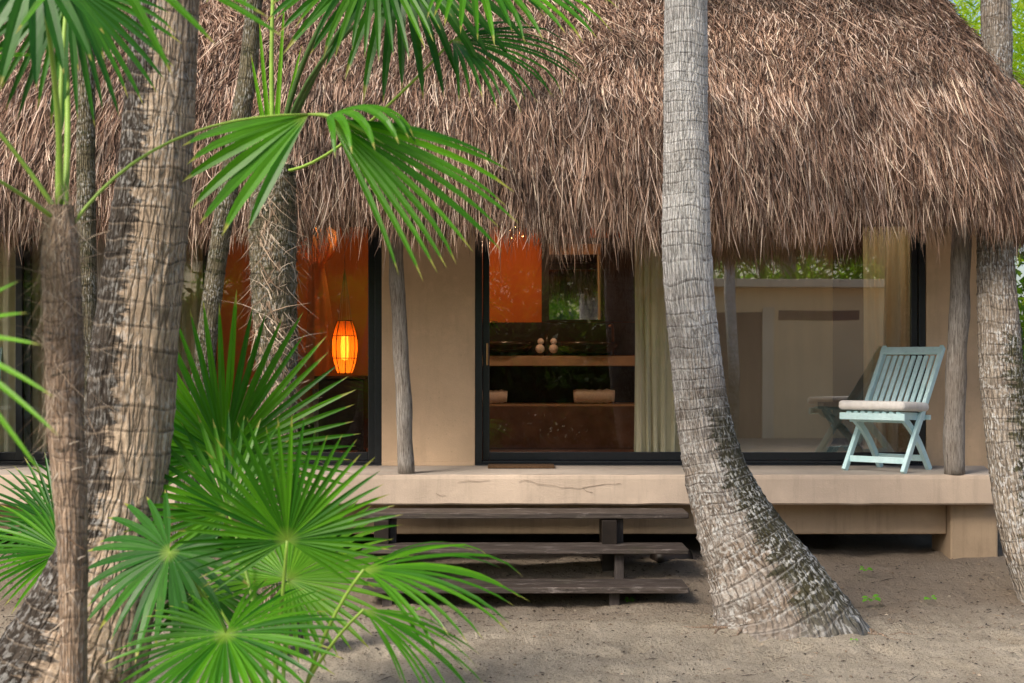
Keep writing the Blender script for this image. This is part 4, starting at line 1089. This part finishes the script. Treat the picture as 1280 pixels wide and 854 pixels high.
fibres(fc, [(880, 335, 362, yc), (990, 332, 366, yc)], 160, seed=9, Lr=(.05, .12), w=(.002, .01))
trunk(fc, [(880, 335, 362, yc), (990, 332, 366, yc)], 'bark_fan', ring=.05, dz=.01, na=24, ztop=0, seed=4)
# (D) fans at far left behind the hairy stem
fd = thing('fan_palm', (X(70, 6.8), 6.8, 0), 'small fan palm low on the far left behind the hairy stem', 'palm', 'fan palms')
bd_ = Vector((X(80, 6.8), 6.8, .03))
for h, ax, nr, R, mat, sdd in (((78, 690, 6.6), (-.8, -.1, .1), (.15, -.6, .8), .46, 'leaf', 41), ((70, 655, 7.0), (-.6, .1, .5), (.1, -.8, .6), .42, 'leaf_dark', 42), ((110, 640, 7.2), (-.3, .1, .6), (.1, -.8, .6), .40, 'leaf_dark', 43)):
    fan_leaf(fd, P(*h), ax, nr, R, 220, 34, .32, mat=mat, base=bd_, seed=sdd, pet_r=.006, cup=.05)
trunk(fd, [(840, 64, 92, 6.8), (880, 60, 96, 6.8)], 'bark_fan', ring=.05, dz=.01, na=24, ztop=0, seed=4)

# ------------------------------------------------------------------ litter and sprouts
m = MB(); r = random.Random(12)
for i in range(4200):
    y = r.uniform(6.6, 10.1) if r.random() < .6 else r.uniform(8.4, 9.9); x = r.uniform(-1, 1)*y*.38; z = float(gh(x, y))
    a = r.uniform(0, 3.14); L = r.uniform(.006, .028) if r.random() < .965 else r.uniform(.04, .13); w_ = L*r.uniform(.12, .5) if L < .03 else .004
    d = Vector((math.cos(a), math.sin(a), r.uniform(-.1, .15))); s_ = Vector((-math.sin(a), math.cos(a), r.uniform(-.4, .4))); c = Vector((x, y, z+.004))
    m.add([c-d*L/2-s_*w_/2, c+d*L/2-s_*w_/3, c+d*L/2+s_*w_/3, c-d*L/2+s_*w_/2, c+Vector((0, 0, w_*.5+.002))], [(0, 1, 4), (1, 2, 4), (2, 3, 4), (3, 0, 4)])
tag(m.build('leaf_litter', 'litter'), 'scattered dark twigs and leaf crumbs on the sand', 'litter', kind='stuff')
spl = ['tiny green sprout right of the middle palm foot', 'tiny green sprout in the shade beside the middle palm trunk', 'tiny green sprout under the lowest step', 'tiny flat green sprout between middle and right palms', 'single green leaf on the sand before the middle palm', 'tiny green sprout near the left end of the steps']
for i, (px, py, s_) in enumerate(((1089, 752, .06), (1082, 714, .045), (787, 752, .035), (1163, 750, .04), (1067, 800, .03), (520, 764, .035))):
    # find ground depth for that pixel
    Y = 8.5
    for _ in range(30): Y = (CZ-float(gh(X(px, Y), Y)))*F/(py-HY)
    c = P(px, py, Y); m = MB(); rr = random.Random(i)
    for k_ in range(6 if i != 4 else 2):
        a = k_*1.1+i; d = Vector((math.cos(a), math.sin(a)*.6-.3, rr.uniform(.5, 1.2))).normalized()
        m.tube([c, c+d*s_*.5], .0012, 4)
        blade_strip(m, c+d*s_*.5, d+Vector((math.cos(a)*.6, -.2, -.2)), (0, -.5, 1), s_*.75, lambda s: s_*.42*math.sin(math.pi*min(s*.95+.05, 1)), lambda s: 1.0, 5, .15, .3)
    tag(m.build('sprout', 'sprout'), spl[i], 'sprout', 'sprouts on the sand')

# ------------------------------------------------------------------ trees beyond, and the place across the yard that the glass reflects
def leafy_tree(name, base, h, R, label, mat, n=2600, seed=0, leaf=(.08, .2), cat='tree', zlow=.35, group=None, palm=False):
    r = np.random.default_rng(seed); t = thing(name, base, label, cat, group)
    m = MB(); m.tube([(base[0]+.1*math.sin(k), base[1], base[2]+h*.16*k) for k in range(6)], [.16-.018*k for k in range(6)], 9)
    m.build('trunk', 'bark_thin', t, True)
    # clumps
    nc = 26; cc = r.normal(0, 1, (nc, 3)); cc /= np.linalg.norm(cc, axis=1, keepdims=True); cc *= r.uniform(.3, 1, (nc, 1))
    cc = cc*np.array([R, R, h*(1-zlow)/2])+np.array([base[0], base[1], base[2]+h*(1+zlow)/2])
    k = r.integers(0, nc, n); p = cc[k]+r.normal(0, 1, (n, 3))*R*.22
    d = r.normal(0, 1, (n, 3)); d[:, 2] -= .5; d /= np.linalg.norm(d, axis=1, keepdims=True); s_ = np.cross(d, r.normal(0, 1, (n, 3))); s_ /= np.linalg.norm(s_, axis=1, keepdims=True)
    L = r.uniform(*leaf, n)[:, None]; W_ = L*(.14 if palm else .4); nn_ = np.cross(d, s_)
    V = np.stack([p, p+d*L*.5-s_*W_/2+nn_*L*.08, p+d*L, p+d*L*.5+s_*W_/2+nn_*L*.08], 1).reshape(-1, 3)
    F_ = np.arange(n*4).reshape(-1, 4); UV = np.tile(np.array([[.2, .5], [.5, .2], [.8, .5], [.5, .8]]), (n, 1))
    np_mesh('crown', V, F_, mat, t, UV); return t
G1 = 'trees beyond the roof'
leafy_tree('leafy_tree', (5.6, 14.5, .18), 6.4, 1.5, 'sunlit yellow green tree beyond the right end of the roof', 'sunny_leaf', 7000, 1, (.08, .22), group=G1, palm=True)
leafy_tree('leafy_tree', (6.6, 17.0, .18), 8, 2.2, 'taller yellow green tree farther behind the roof corner', 'sunny_leaf', 8000, 2, (.1, .28), group=G1, palm=True)
leafy_tree('bush', (4.75, 13.2, .18), 2.2, .7, 'green bush behind the right palm at the house corner', 'bg_leaf', 3500, 3, (.06, .14), 'bush', .0)
leafy_tree('bush', (6.2, 15.5, .18), 3.2, 1.4, 'dark bush behind the green bush at the right edge', 'bg_leaf_dark', 5000, 4, (.08, .2), 'bush', .0)
ob = thing('opposite_building', (7, -8.5, 0), 'low beige flat roofed building across the yard mirrored in the glass', 'building')
m = MB(); m.box((3.35, -12, 0), (4.15, -8, 3.15)); m.box((4.15, -12, 0), (5.3, -8, 3.15)); m.box((5.3, -12, 0), (14, -8, 3.15))
m = MB(); m.box((3.2, -12, -.1), (14, -8, 3.15)); m.build('wall', 'opp_wall', ob)
MB().box((3.0, -12.3, 3.151), (14.2, -7.6, 3.32)).build('roof', 'opp_trim', ob, False, .01)
d = MB().box((4.2, -8.02, 0), (5.25, -7.97, 2.65)).build('door', 'opp_door', ob)
MB().box((5.26, -8.02, 0), (5.5, -7.95, 2.75)).build('door_frame', 'opp_trim', ob)
MB().box((5.6, -8.02, 2.48), (7.3, -7.985, 2.68)).build('vent_slot', 'opp_door', ob)
t = thing('slim_tree', (4.35, -6.3, 0), 'slim pale trunk before the opposite building, mirrored in the glass', 'tree')
MB().tube([(4.35+.05*math.sin(k), -6.3, k*.7) for k in range(9)], .11, 14).build('trunk', 'bark_mid', t, True)
t = thing('slim_tree', (7.2, -9.5, 3.2), 'pale trunk behind the opposite roof, mirrored in the glass', 'tree')
MB().tube([(6.7, -12.6, k*.9) for k in range(9)], .19, 14).build('trunk', 'bark_mid', t, True)
for i, x in enumerate((-9.5, -6.6, -3.7, -.8, 1.6)):  # unseen shrubs added to darken what the left panes mirror
    leafy_tree('added_shrub', (x, -5.5-.4*(i % 2), 0), 2.6, 1.6, 'dense dark shrub added across the yard to darken the door reflections', 'bg_leaf_dark', 7000, 90+i, (.12, .34), 'shrub', .0, 'shrubs added to darken the reflections')
rt = random.Random(5); k_ = 0
for i, x in enumerate(np.linspace(-15, 15, 11)):
    back = x > 2.5
    leafy_tree('garden_tree', (x+rt.uniform(-.5, .5), -13.5 if back else -9.5-rt.uniform(0, 2), 0), rt.uniform(6.5, 8.5), 2.3, 'garden tree across the yard, mirrored in the dark glass', 'bg_leaf', 5500, 50+i, (.25, .7), group='garden trees across the yard', zlow=.0, palm=True)
